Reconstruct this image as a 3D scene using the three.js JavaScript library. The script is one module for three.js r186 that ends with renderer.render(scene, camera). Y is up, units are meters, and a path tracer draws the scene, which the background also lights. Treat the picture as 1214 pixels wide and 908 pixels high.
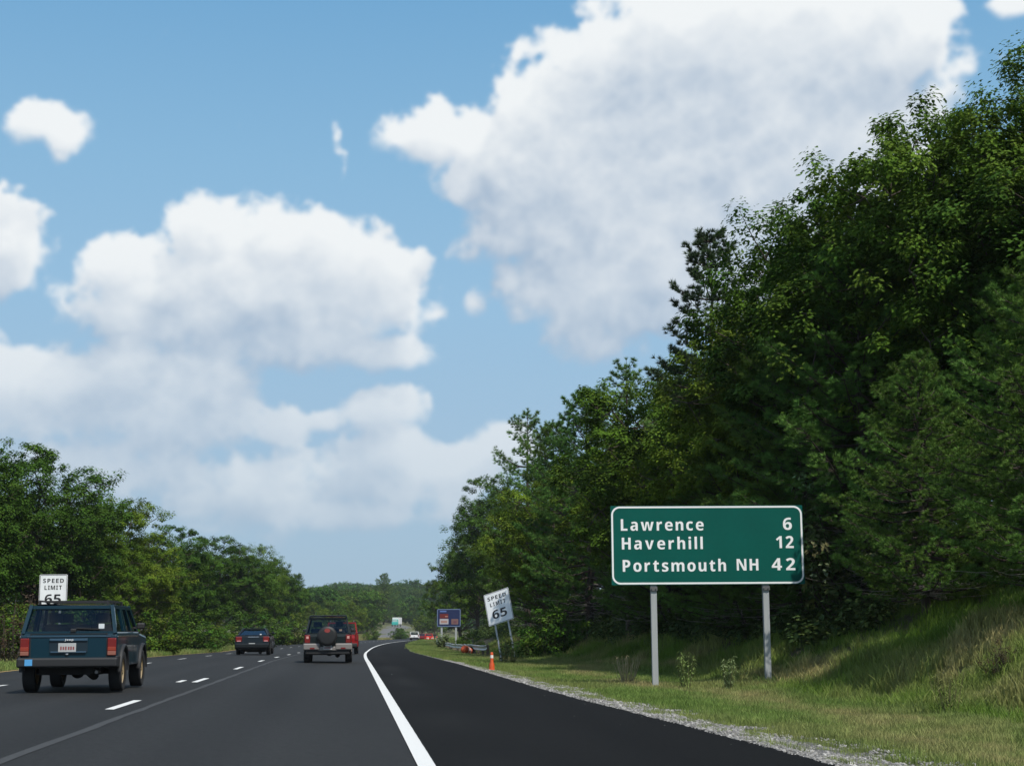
import * as THREE from 'three';
import { FontLoader } from 'three/addons/loaders/FontLoader.js';
import { mergeGeometries } from 'three/addons/utils/BufferGeometryUtils.js';
import { RoundedBoxGeometry } from 'three/addons/geometries/RoundedBoxGeometry.js';
import { createNoise3D, createNoise2D } from 'simplex-noise';

// ------------------------------------------------------------------ camera, sky, sun, exposure
const scene = new THREE.Scene();
const FPX = 1850, CX = 607, CY = 454, EYE = 1.15;           // focal length and centre in pixels of the 1214 x 908 photograph
const camera = new THREE.PerspectiveCamera(2 * Math.atan(CY / FPX) * 180 / Math.PI, 1024 / 765, 0.1, 6000);
camera.position.set(0, EYE, 0);
camera.rotation.order = 'YXZ';
camera.rotation.set(Math.atan((748 - CY) / FPX), 0, -0.007);
camera.updateMatrixWorld(true);

const SUN = new THREE.Vector3(0.33, 0.80, 0.48).normalize();
const sun = new THREE.DirectionalLight(new THREE.Color(1.0, 0.95, 0.86), 4.6);
sun.position.copy(SUN).multiplyScalar(200);
sun.target.position.set(0, 0, 0);
sun.castShadow = true;
sun.shadow.camera.left = sun.shadow.camera.bottom = -160;
sun.shadow.camera.right = sun.shadow.camera.top = 160;
sun.shadow.camera.far = 600;
sun.shadow.mapSize.set(4096, 4096);
scene.add(sun, sun.target);

const renderer = new THREE.WebGLRenderer({ antialias: true });
renderer.toneMapping = THREE.LinearToneMapping;
renderer.toneMappingExposure = 1.0;
renderer.shadowMap.enabled = true;

function rng(seed) { let s = seed >>> 0; return () => { s = (s + 0x6d2b79f5) | 0; let t = Math.imul(s ^ (s >>> 15), 1 | s); t = (t + Math.imul(t ^ (t >>> 7), 61 | t)) ^ t; return ((t ^ (t >>> 14)) >>> 0) / 4294967296; }; }
const n3 = createNoise3D(rng(11)), n2 = createNoise2D(rng(12));
const clamp = (x, a = 0, b = 1) => Math.min(b, Math.max(a, x));
const sstep = (a, b, x) => { const t = clamp((x - a) / (b - a)); return t * t * (3 - 2 * t); };
const lerp = (a, b, t) => a + (b - a) * t;
const s2l = (c) => { c /= 255; return c <= 0.04045 ? c / 12.92 : Math.pow((c + 0.055) / 1.055, 2.4); };
const SRGB = (r, g, b) => [s2l(r), s2l(g), s2l(b)];
const V = (x, y, z) => new THREE.Vector3(x, y, z);

// a viewing ray of the photograph, cut at a horizontal depth d: a point of the place
const m4 = camera.matrixWorld.clone();
function at(px, py, d) {
  const v = V((px - CX) / FPX, (CY - py) / FPX, -1).transformDirection(m4);
  return v.multiplyScalar(d / -v.z).add(camera.position);
}

// --- the sky: blue air with haze low down, and cumulus clouds all round
{
  const W = 4096, Hh = 2048, half = Hh / 2, data = new Float32Array(W * Hh * 4);
  const inv = camera.matrixWorld.clone().invert(), q = V(0, 0, 0);
  // clouds of the view: centre and radii in pixels of the photograph, weight
  const blobs = [
    [505, 160, 80, 30, 0.95], [590, 175, 100, 68, 1], [690, 120, 110, 78, 1], [710, 58, 55, 28, 0.9], [900, 60, 220, 115, 1], [1040, 50, 115, 90, 1], [800, 20, 90, 60, 1],
    [760, 200, 180, 105, 1], [640, 255, 105, 85, 1], [740, 315, 125, 80, 1], [880, 250, 165, 135, 1], [690, 370, 90, 45, 0.8], [850, 335, 120, 80, 0.95], [1000, 180, 120, 100, 1],
    [238, 268, 46, 40, 1], [325, 272, 85, 40, 1], [415, 300, 85, 46, 1], [140, 312, 44, 42, 1], [300, 345, 205, 66, 1], [195, 368, 130, 50, 0.85], [465, 345, 50, 55, 0.95], [480, 422, 62, 20, 0.75], [370, 405, 130, 42, 0.85],
    [15, 282, 56, 42, 1], [-30, 270, 70, 66, 1], [0, 330, 22, 36, 0.75], [42, 142, 40, 28, 0.8], [88, 150, 34, 30, 0.72], [72, 174, 22, 30, 0.68], [402, 188, 7, 34, 0.50], [398, 155, 6, 18, 0.44],
    [55, 448, 95, 36, 1], [155, 438, 58, 34, 1], [250, 456, 62, 44, 1], [335, 505, 38, 24, 0.95], [110, 492, 165, 40, 0.72], [-20, 452, 70, 46, 1], [225, 500, 100, 34, 0.7], [120, 552, 110, 26, 0.62],
    [455, 486, 62, 30, 1], [384, 500, 20, 15, 1], [450, 530, 60, 24, 0.95], [510, 545, 60, 28, 0.85], [600, 524, 52, 34, 1], [540, 607, 36, 28, 0.72], [290, 598, 80, 20, 0.60], [415, 614, 100, 16, 0.58], [560, 556, 50, 26, 0.8], [565, 362, 18, 24, 0.75], [180, 570, 330, 75, 0.46], [450, 600, 230, 55, 0.44], [350, 560, 120, 24, 0.50], [480, 580, 100, 20, 0.52],
    [1200, 5, 36, 22, 0.9], [1040, 330, 100, 60, 0.7], [700, 418, 70, 24, 0.65],
  ];
  const D = new Float32Array(W * half), E = new Float32Array(W * half), Bt = new Float32Array(W * half);
  const fbm = (x, y, z, oct, k) => { let a = 0.5, s = 0; for (let i = 0; i < oct; i++) { s += a * n3(x * k, y * k, z * k); k *= 2.07; a *= 0.53; } return s; };
  for (let r = 0; r < half; r++) {
    const el = ((r + 0.5) / half) * Math.PI / 2, y = Math.sin(el), c = Math.cos(el), elDeg = el * 180 / Math.PI;
    for (let i = 0; i < W; i++) {
      const az = ((i + 0.5) / W - 0.5) * 2 * Math.PI, x = Math.cos(az) * c, z = Math.sin(az) * c;
      let inView = 0, d0 = 0, bsum = 0, bw = 1e-4, low0 = 0;
      if (z < -0.5) {
        q.set(x, y, z).transformDirection(inv);
        const px = CX + FPX * q.x / -q.z, py = CY - FPX * q.y / -q.z;
        if (px > -420 && px < 1634 && py > -420) {
          inView = sstep(-400, -120, px) * (1 - sstep(1334, 1614, px)) * sstep(-400, -120, py);
          const wx = 30 * n3(x * 30, y * 30, z * 30 + 5) + 10 * n3(x * 90, y * 90, z * 90 + 9), wy = 22 * n3(x * 30, y * 30 + 7, z * 30) + 9 * n3(x * 90, y * 90 + 3, z * 90);
          let keep = 1;
          for (const [bx, by, rx, ry, w] of blobs) {
            const g = Math.min(1, ry * ry / 4200), dx = (px + wx * g - bx) / (rx * 1.3), dy = (py + wy * g - by) / (ry * 1.3), rr = dx * dx + dy * dy;
            if (rr < 1) { const e = w * (1 - rr) * (1 - rr * 0.3); keep *= 1 - e; const q2 = e * (0.25 + ry / 100); bsum += q2 * dy; bw += q2; }
          }
          d0 = 1 - keep; low0 = bsum / bw;
        }
      }
      if (inView < 1) {                                            // the same kind of cloud everywhere else
        const k = 3.2, big = n3(x * k + 3, y * k * 2.2, z * k) * 0.6 + n3(x * k * 2.4, y * k * 5, z * k * 2.4 + 8) * 0.4;
        d0 = lerp(clamp(0.42 + big * 0.85), d0, inView); low0 *= inView;
      }
      const far = 1;
      const top = 1 - sstep(-0.1, 0.7, low0);
      let bl = 0, ba = 0.5, bk = 22; for (let o = 0; o < 5; o++) { bl += ba * (0.62 - 1.7 * Math.abs(n3(x * bk + o * 3.1, y * bk * 1.1, z * bk))); bk *= 2.1; ba *= 0.56; }
      const f = fbm(x, y * 1.15, z, 6, 13), thick = sstep(0.35, 0.85, d0);
      D[r * W + i] = d0 * 1.22 - 0.46 + f * lerp(0.56, 0.34, top) * (1 - 0.35 * thick) + bl * lerp(0.14, 0.48, top) * (1 - 0.45 * thick);
      E[r * W + i] = 0.65 * n3(x * 8 + 4, y * 20, z * 8) + 0.35 * n3(x * 22 + 1, y * 40, z * 22); Bt[r * W + i] = low0;
    }
  }
  const grad = [[0, 164, 188, 206], [3, 164, 192, 213], [7, 161, 193, 219], [12, 151, 191, 222], [17, 137, 183, 218], [23, 115, 168, 210], [45, 84, 138, 198], [90, 62, 112, 180]].map(([e, ...c]) => [e, ...SRGB(...c)]);
  const white = SRGB(241, 245, 247), grey = SRGB(166, 186, 208), hazeC = SRGB(190, 199, 209);
  for (let r = 0; r < half; r++) {
    const elDeg = ((r + 0.5) / half) * 90;
    let g = 1; while (g < grad.length - 1 && grad[g][0] < elDeg) g++;
    const t = clamp((elDeg - grad[g - 1][0]) / (grad[g][0] - grad[g - 1][0]));
    const base = [1, 2, 3].map((k) => lerp(grad[g - 1][k], grad[g][k], t));
    const low = sstep(15, 2, elDeg);
    for (let i = 0; i < W; i++) {
      const d = D[r * W + i], o = ((half + r) * W + i) * 4;
      let od = 0;
      for (let j = 1; j <= 14; j++) { const rr = Math.min(half - 1, r + j * 3), ii = (i + j) % W; od += clamp(D[rr * W + ii], 0, 0.6); }
      const under = clamp(Bt[r * W + i] * 0.5 + 0.5), at = (n, m) => D[Math.min(half - 1, r + n) * W + ((i + m + W) % W)];
      const relief = Math.exp(-Math.max(0, d - 0.15) * 1.6) * clamp((d - at(5, 3)) * 0.55, -0.10, 0.14) + clamp((d - at(14, 7)) * 0.5, -0.14, 0.2) + clamp((d - at(36, 14)) * 0.40, -0.18, 0.22);
      const a = Math.pow(sstep(-0.14, 0.34 + 0.42 * under * under, d), 1.15) * (1 - 0.42 * low) * sstep(-1, 5, elDeg);
      const lit = clamp(0.40 + 0.48 * Math.exp(-od * 0.24) - 0.50 * (under - 0.42) + relief * 0.75 + E[r * W + i] * 0.13);
      for (let k = 0; k < 3; k++) {
        const cl = lerp(lerp(grey[k], white[k], lit), hazeC[k], low * 0.34);
        data[o + k] = lerp(base[k], cl, a);
      }
      data[o + 3] = 1;
    }
  }
  for (let r = 0; r < half; r++) for (let i = 0; i < W; i++) { const o = (r * W + i) * 4; data[o] = 0.12; data[o + 1] = 0.15; data[o + 2] = 0.14; data[o + 3] = 1; }
  const sky = new THREE.DataTexture(data, W, Hh, THREE.RGBAFormat, THREE.FloatType);
  sky.mapping = THREE.EquirectangularReflectionMapping; sky.magFilter = THREE.LinearFilter; sky.needsUpdate = true;
  scene.background = sky; scene.environment = sky;
}

// ------------------------------------------------------------------ naming and adding
const taken = new Set();
function numbered(name) { if (!taken.has(name)) { taken.add(name); return name; } for (let k = 1; ; k++) { const n = name + '_' + String(k).padStart(3, '0'); if (!taken.has(n)) { taken.add(n); return n; } } }
function shade(o) { o.traverse((c) => { if (c.isMesh) { c.castShadow = true; c.receiveShadow = true; } }); return o; }
function tag(o, label, category, group, kind) { if (label) o.userData.label = label; if (category) o.userData.category = category; if (group) o.userData.group = group; if (kind) o.userData.kind = kind; return o; }
function thing(name, label, category, pos = [0, 0, 0], turn = 0, group) {
  const o = new THREE.Group(); o.name = numbered(name); scene.add(o);
  o.position.set(...pos); o.rotation.y = turn; tag(o, label, category, group);
  return o;
}
function part(name, geo, mat, parent) {
  const g = Array.isArray(geo) ? mergeGeometries(geo.map((x) => { const y = x.index ? x.toNonIndexed() : x; for (const k of Object.keys(y.attributes)) if (!['position', 'normal', 'uv'].includes(k)) y.deleteAttribute(k); if (!y.attributes.uv) y.setAttribute('uv', new THREE.BufferAttribute(new Float32Array(y.attributes.position.count * 2), 2)); return y; })) : geo;
  const m = new THREE.Mesh(g, mat); m.name = name; m.castShadow = m.receiveShadow = true; parent.add(m); return m;
}
function struct(name, geo, mat, label) { const m = part(numbered(name), geo, mat, scene); m.userData.kind = 'structure'; if (label) m.userData.label = label; return m; }
const std = (r, g, b, rough = 0.8, o = {}) => new THREE.MeshStandardMaterial({ color: new THREE.Color().setRGB(r, g, b), roughness: rough, ...o });
const phys = (r, g, b, rough, o = {}) => new THREE.MeshPhysicalMaterial({ color: new THREE.Color().setRGB(r, g, b), roughness: rough, ...o });
function box(w, h, d, x = 0, y = 0, z = 0, r = 0) { const g = r ? new RoundedBoxGeometry(w, h, d, 2, r) : new THREE.BoxGeometry(w, h, d); return g.translate(x, y, z); }
function beam(p, q, w, t, up = V(0, 1, 0)) {                          // a bar from p to q
  const dir = q.clone().sub(p), L = dir.length(), z = dir.normalize(); let x = V(0, 0, 0).crossVectors(up, z); if (x.lengthSq() < 1e-6) x = V(1, 0, 0); x.normalize();
  const y = V(0, 0, 0).crossVectors(z, x);
  return new THREE.BoxGeometry(w, t, L).applyMatrix4(new THREE.Matrix4().makeBasis(x, y, z).setPosition(p.clone().add(q).multiplyScalar(0.5)));
}
function tube(pts, radii, sides = 6) {                                 // a tapering limb along points
  const P = [], I = [], up = V(0.31, 0.2, 0.93);
  pts.forEach((p, i) => {
    const t = pts[Math.min(i + 1, pts.length - 1)].clone().sub(pts[Math.max(i - 1, 0)]).normalize(), a = V(0, 0, 0).crossVectors(t, up).normalize(), b = V(0, 0, 0).crossVectors(t, a);
    for (let k = 0; k < sides; k++) { const th = k / sides * 2 * Math.PI, c = Math.cos(th) * radii[i], s = Math.sin(th) * radii[i]; P.push(p.x + a.x * c + b.x * s, p.y + a.y * c + b.y * s, p.z + a.z * c + b.z * s); }
  });
  for (let i = 0; i < pts.length - 1; i++) for (let k = 0; k < sides; k++) { const a = i * sides + k, b = i * sides + (k + 1) % sides; I.push(a, b, b + sides, a, b + sides, a + sides); }
  const g = new THREE.BufferGeometry(); g.setAttribute('position', new THREE.Float32BufferAttribute(P, 3)); g.setIndex(I); g.computeVertexNormals(); return g;
}
function noiseTexture(size, f, srgb) {                                 // f(u, v, i, j) -> grey or [r, g, b], 0..1
  const d = new Uint8Array(size * size * 4);
  for (let j = 0; j < size; j++) for (let i = 0; i < size; i++) { const v = f(i / size, j / size, i, j), o = (j * size + i) * 4, c = Array.isArray(v) ? v : [v, v, v]; d[o] = clamp(c[0]) * 255; d[o + 1] = clamp(c[1]) * 255; d[o + 2] = clamp(c[2]) * 255; d[o + 3] = 255; }
  const t = new THREE.DataTexture(d, size, size); t.wrapS = t.wrapT = THREE.RepeatWrapping; t.magFilter = THREE.LinearFilter; if (srgb) t.colorSpace = THREE.SRGBColorSpace; t.needsUpdate = true; return t;
}
// tileable noise on a torus-like lookup
const tn = (u, v, k, s = 0) => { const a = u * 2 * Math.PI, b = v * 2 * Math.PI, r = k / (2 * Math.PI); return n3(Math.cos(a) * r + s, Math.sin(a) * r + Math.cos(b) * r * 0.83, Math.sin(b) * r * 1.1 - s); };

// ------------------------------------------------------------------ the lie of the land
// d = metres ahead (-z); u = metres to the side of the white edge line, positive away from the lanes
function xe(d) { const m = -0.103; let x = 0.58 + m * Math.min(d, 60); if (d > 60) { const t = Math.min(d, 620) - 60; x += m * t + 0.00017 * t * t; if (d > 620) x += (m + 0.00034 * 560) * (d - 620); } return x; }
function slope(d) { return d < 60 ? -0.103 : -0.103 + 0.00034 * (Math.min(d, 620) - 60); }
const yTab = [[-200, 0], [60, 0], [92, -0.14], [122, -0.32], [160, -0.38], [217, -0.46], [300, -0.6], [370, -0.75], [600, -1.3], [3000, -4]];
function yb(d) { let i = 1; while (i < yTab.length - 1 && yTab[i][0] < d) i++; return lerp(yTab[i - 1][1], yTab[i][1], clamp((d - yTab[i - 1][0]) / (yTab[i][0] - yTab[i - 1][0]))); }
function uLeft(d) { return -11.6 - 5.2 * sstep(110, 240, d) + 4.6 * sstep(300, 430, d); }
const SH = 3.45, shW = (d) => 3.45 + 0.42 * (1 - sstep(12, 34, d));                                                       // shoulder edge
function crown(u) { return u > -6 ? -0.02 * u : 0.12 + 0.02 * (u + 6); }
function bumps(x, d) { return 0.10 * n2(x * 0.21, d * 0.17) + 0.05 * n2(x * 0.6 + 9, d * 0.55); }
function rampC(d) { return -36 - (d - 430) * 0.035; }
function ground(x, d) {
  const u = x - xe(d), ul = uLeft(d); let y = yb(d);
  if (u > SH) {
    const t = u - SH, cut = 1 - 0.75 * sstep(170, 330, d);
    y += crown(SH) - 0.14 * sstep(0, 1.6, t) - 0.05 * sstep(2, 4, t);
    const b = Math.max(0, u - 9.2); y += cut * (0.46 * Math.min(b, 7) * sstep(0, 1.6, b) + 0.14 * clamp(u - 16.2, 0, 40));
    y += bumps(x, d) * sstep(5.2, 9, u) * (1 + 1.4 * sstep(9, 12, u));
  } else if (u < ul) {
    const t = ul - u;
    y += crown(Math.max(u, ul)) - 0.10 * sstep(0, 1.5, t) + 0.10 * clamp(t - 4, 0, 30) + bumps(x, d) * sstep(1.5, 5, t);
  } else y += crown(u);
  if (d > 380) {
    const side = sstep(20, 60, Math.abs(u + 5));
    y += side * (17 * sstep(520, 1150, d) + 5 * sstep(420, 700, d) * (0.6 + 0.5 * n2(x * 0.006, d * 0.005)));
  }
  if (d > 400 && d < 720) y += 3.3 * sstep(430, 545, d) * Math.exp(-Math.pow((x - rampC(d)) / 11, 2)) * (1 - sstep(600, 700, d));
  return y;
}
const roadY = (x, d) => ground(x, d);

function range(stops) { const out = []; for (let i = 0; i < stops.length - 1; i++) { const [a, st] = stops[i], b = stops[i + 1][0], n = Math.max(1, Math.round((b - a) / st)); for (let k = 0; k < n; k++) out.push(a + (b - a) * k / n); } out.push(stops[stops.length - 1][0]); return out; }
const dsAll = range([[-90, 6], [-6, 1.5], [0, 1], [90, 2.5], [330, 8], [720, 20], [1500, 120], [3400]]);

// a sheet over (u, d); ulist may depend on d
function sheet(ds, us, yOf, color, uvScale = 1) {
  const P = [], C = [], U = [], I = [], n = us(ds[0]).length;
  for (const d of ds) for (const u of us(d)) { const x = xe(d) + u; P.push(x, yOf(x, d, u), -d); U.push(u * uvScale, d * uvScale); if (color) C.push(...color(x, d, u)); }
  for (let j = 0; j < ds.length - 1; j++) for (let i = 0; i < n - 1; i++) { const a = j * n + i, b = a + 1, c = a + n, e = c + 1; I.push(a, b, e, a, e, c); }
  const g = new THREE.BufferGeometry(); g.setAttribute('position', new THREE.Float32BufferAttribute(P, 3)); g.setAttribute('uv', new THREE.Float32BufferAttribute(U, 2)); if (color) g.setAttribute('color', new THREE.Float32BufferAttribute(C, 3)); g.setIndex(I); g.computeVertexNormals(); return g;
}

// --- textures of the ground
const speck = noiseTexture(1024, (u, v) => { const r = Math.random(); return 0.74 + 0.10 * tn(u, v, 18) + 0.06 * tn(u, v, 60, 4) + (r - 0.5) * 0.26 + (r > 0.985 ? 0.22 : 0); });
const speckBump = noiseTexture(512, (u, v) => 0.5 + 0.3 * (Math.random() - 0.5) + 0.2 * tn(u, v, 160, 2));
const dirtMap = noiseTexture(1024, (u, v) => { const a = 0.75 + 0.16 * tn(u, v, 9) + 0.12 * tn(u, v, 34, 3) + 0.10 * tn(u, v, 120, 6) + (Math.random() - 0.5) * 0.18; return [a, a, a * 0.97]; });
const clone = (t, k, l = k) => { const c = t.clone(); c.repeat.set(k, l); c.needsUpdate = true; return c; };

const usGround = range([[-1500, 220], [-280, 45], [-100, 9], [-44, 2.2], [-18, 0.8], [-11, 1.6], [3.4, 0.4], [20, 1.4], [44, 9], [110, 50], [300, 230], [1500]]);
const mixC = (a, b, t) => a.map((x, i) => lerp(x, b[i], t));
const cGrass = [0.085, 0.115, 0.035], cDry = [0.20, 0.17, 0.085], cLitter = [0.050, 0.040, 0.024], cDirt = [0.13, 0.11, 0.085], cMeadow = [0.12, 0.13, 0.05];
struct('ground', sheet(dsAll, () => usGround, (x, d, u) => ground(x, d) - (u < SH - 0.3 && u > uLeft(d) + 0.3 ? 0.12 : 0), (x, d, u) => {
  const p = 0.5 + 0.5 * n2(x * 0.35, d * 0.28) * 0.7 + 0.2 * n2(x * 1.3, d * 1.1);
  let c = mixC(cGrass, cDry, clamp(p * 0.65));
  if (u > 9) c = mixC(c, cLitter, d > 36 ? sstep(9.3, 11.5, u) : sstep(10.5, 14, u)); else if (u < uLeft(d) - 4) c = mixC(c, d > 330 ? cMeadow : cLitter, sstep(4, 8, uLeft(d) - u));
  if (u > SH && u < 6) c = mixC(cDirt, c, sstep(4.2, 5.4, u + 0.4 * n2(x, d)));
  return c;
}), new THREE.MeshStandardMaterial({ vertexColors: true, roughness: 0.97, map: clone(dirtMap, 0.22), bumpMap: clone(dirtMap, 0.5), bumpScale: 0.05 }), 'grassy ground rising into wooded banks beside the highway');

// --- road: travel lanes, newly paved shoulder, painted lines
const dsRoad = range([[-70, 4], [0, 1], [120, 2.5], [330, 6], [700]]);
const roadMat = new THREE.MeshPhysicalMaterial({ specularIntensity: 0.3, vertexColors: true, roughness: 0.82, map: clone(speck, 0.55, 0.35), bumpMap: clone(speckBump, 1.6), bumpScale: 0.006 });
const fracs = Array.from({ length: 25 }, (_, i) => i / 24);
struct('road', sheet(dsRoad, (d) => { const ul = uLeft(d); return fracs.map((f) => lerp(ul, 0.16, f)); }, (x, d, u) => ground(x, d) + 0.008, (x, d, u) => {
  const lane = Math.abs(((u + 40) % 4) - 2), tyre = Math.exp(-Math.pow((lane - 0.85) / 0.45, 2));
  const oil = Math.exp(-Math.pow((lane - 0.0) / 0.3, 2)), k = 0.0290 + 0.003 * n2(u * 0.25, d * 0.02) + 0.0042 * tyre - 0.003 * oil + 0.0028 * n2(u * 1.3, d * 0.06);
  return [k, k * 1.04, k * 1.05];
}), roadMat, 'dark grey asphalt travel lanes of the highway');
struct('road_shoulder', sheet(dsRoad, (d) => [0.155, 0.7, 1.3, 1.9, 2.5, 3.0, shW(d) - 0.02, shW(d)], (x, d, u) => ground(x, d) + 0.02 - (u >= shW(d) - 1e-6 ? 0.06 : 0), (x, d, u) => {
  const e = Math.exp(-Math.pow((u - 0.55) / 0.3, 2)) * (0.5 + 0.5 * n2(d * 0.15, 3));
  const k = 0.0095 + 0.002 * n2(u * 0.9, d * 0.05) + 0.010 * e; return [k, k * 1.02, k * 1.02];
}), new THREE.MeshPhysicalMaterial({ specularIntensity: 0.2, vertexColors: true, roughness: 0.9, map: clone(speck, 0.6, 0.5), bumpMap: clone(speckBump, 1.9), bumpScale: 0.007 }), 'freshly paved black shoulder beside the white line');
const paintTex = noiseTexture(512, (u, v) => { const w = tn(u, v, 40) * 0.5 + tn(u, v, 110, 5) * 0.5; return 0.92 + 0.07 * w + (Math.random() - 0.5) * 0.08 - 0.45 * sstep(0.50, 0.66, w); });
const paint = new THREE.MeshStandardMaterial({ color: new THREE.Color().setRGB(0.70, 0.70, 0.67), roughness: 0.6, map: clone(paintTex, 1.3, 0.4) });
const yellow = new THREE.MeshStandardMaterial({ color: new THREE.Color().setRGB(0.62, 0.42, 0.10), roughness: 0.6, map: clone(paintTex, 1.3, 0.4) });
const lift = (dy) => (x, d) => ground(x, d) + dy;
const dsLine = range([[-60, 4], [0, 0.7], [120, 2], [300, 4], [480]]);
struct('edge_line', sheet(dsLine, () => [0, 0.16], lift(0.020)), paint, 'solid white edge line curving along the shoulder');
struct('median_line', sheet(dsLine, (d) => [uLeft(d) + 0.30, uLeft(d) + 0.43], lift(0.014)), yellow, 'solid yellow line along the median side');
struct('pavement_seam', sheet(range([[-20, 2], [0, 0.8], [80, 2], [140]]), (d) => [-3.62 + 0.02 * n2(d * 0.4, 1), -3.5 + 0.025 * n2(d * 0.5, 8)], lift(0.012)), new THREE.MeshStandardMaterial({ color: new THREE.Color().setRGB(0.040, 0.042, 0.043), roughness: 0.9, map: clone(speck, 1, 0.3) }), 'pale sealed joint running beside the dashed line');
{
  const lanes = new THREE.Group(); lanes.name = numbered('lane_markings'); lanes.userData.kind = 'structure'; lanes.userData.label = 'white dashed lane lines between the three lanes'; scene.add(lanes);
  for (const [u0, start] of [[-4.06, 24.0], [-7.95, 20]]) for (let k = 0; k < 26; k++) {
    const d = start + k * 12.1, L = 3.0;
    part('lane_dash', sheet(range([[d - L / 2, 0.6], [d + L / 2]]), () => [u0, u0 + 0.13], lift(0.016)), paint, lanes);
    if (u0 > -5 && k === 1) part('lane_dash', sheet([d - 1.6, d - 0.9, d - 0.2], () => [u0 - 0.34, u0 - 0.22], lift(0.016)), paint, lanes);
  }
}
// a second carriageway climbing the far hill
{
  const ds = range([[432, 6], [600]]), P = [], I = [], U = [];
  ds.forEach((d, j) => { for (const s of [-1, 0, 1]) { const x = rampC(d) + s * 3.4; P.push(x, ground(x, d) + 0.06 + (s ? 0 : 0.05), -d); U.push(x * 0.5, d * 0.3); } if (j) for (const k of [0, 1]) { const a = (j - 1) * 3 + k; I.push(a, a + 1, a + 4, a, a + 4, a + 3); } });
  const g = new THREE.BufferGeometry(); g.setAttribute('position', new THREE.Float32BufferAttribute(P, 3)); g.setAttribute('uv', new THREE.Float32BufferAttribute(U, 2)); g.setIndex(I); g.computeVertexNormals();
  struct('far_road', g, new THREE.MeshStandardMaterial({ color: new THREE.Color().setRGB(0.15, 0.15, 0.15), roughness: 0.9, map: speck }), 'grey road climbing the far hill');
}
// gravel strip along the shoulder, and loose stones on it
const gravelW = (d) => shW(d) + (0.38 + 1.15 * (1 - sstep(16, 80, d))) * (0.85 + 0.35 * n2(d * 0.21, 4) + 0.2 * n2(d * 0.9, 2));
struct('gravel_verge', sheet(range([[-20, 2], [0, 0.4], [90, 2], [200]]), (d) => [0, 0.35, 0.7, 1].map((f) => lerp(shW(d) - 0.02, gravelW(d), f)), (x, d, u) => ground(x, d) + 0.016 - (u > gravelW(d) - 0.02 ? 0.05 : 0), (x, d, u) => { const k = 0.24 + 0.05 * n2(x * 3, d * 3) + 0.04 * n2(x * 9, d * 9); return [k, k * 0.97, k * 0.92]; }),
  new THREE.MeshStandardMaterial({ vertexColors: true, roughness: 0.95, map: clone(speck, 1.5), bumpMap: clone(dirtMap, 1.2), bumpScale: 0.05 }), 'pale gravel strip along the shoulder edge');
const dummy = new THREE.Object3D(), col = new THREE.Color();
function scatter(name, geo, mat, n, place, label, seed) {
  const R = rng(seed), list = [];
  for (let i = 0; i < n; i++) { const p = place(R); if (p) list.push(p); }
  const m = new THREE.InstancedMesh(geo, mat, list.length); m.name = numbered(name);
  list.forEach(({ x, d, y, s, sy, turn, lean = 0, c }, i) => { dummy.position.set(x, y ?? ground(x, d), -d); dummy.rotation.set(lean * Math.cos(turn * 3), turn, lean * Math.sin(turn * 5)); dummy.scale.set(s, sy ?? s, s); dummy.updateMatrix(); m.setMatrixAt(i, dummy.matrix); m.setColorAt(i, col.setRGB(...c)); });
  m.castShadow = m.receiveShadow = true; tag(m, label, null, null, 'stuff'); scene.add(m); return m;
}
{
  const stone = new THREE.IcosahedronGeometry(1, 0); stone.scale(1, 0.65, 0.85);
  scatter('gravel', stone, std(1, 1, 1, 0.9, { flatShading: true }), 26000, (R) => {
    const d = 9 + Math.pow(R(), 1.7) * 62, w = gravelW(d) - shW(d), u = shW(d) + (R() * 1.22 - 0.05) * w, x = xe(d) + u, k = 0.15 + R() * R() * 0.32; if (n2(x * 1.6, d * 0.7) > 0.35 && u > shW(d) + 0.4 * w) return null;
    return { x, d, y: ground(x, d) + 0.018, s: 0.008 + R() * R() * 0.028, turn: R() * 6.3, lean: 0.5, c: [k, k * 0.97, k * 0.92] };
  }, 'loose pale stones along the shoulder edge', 5);
  scatter('road_grit', stone, std(1, 1, 1, 0.9, { flatShading: true }), 40, (R) => {
    const d = 11 + Math.pow(R(), 1.4) * 40, u = shW(d) - Math.pow(R(), 1.8) * 3, x = xe(d) + u, k = 0.15 + R() * 0.4;
    return { x, d, y: ground(x, d) + 0.016, s: 0.004 + R() * R() * 0.013, turn: R() * 6.3, lean: 0.5, c: [k, k * 0.97, k * 0.9] };
  }, 'stray stones lying on the black shoulder', 6);
}

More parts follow.
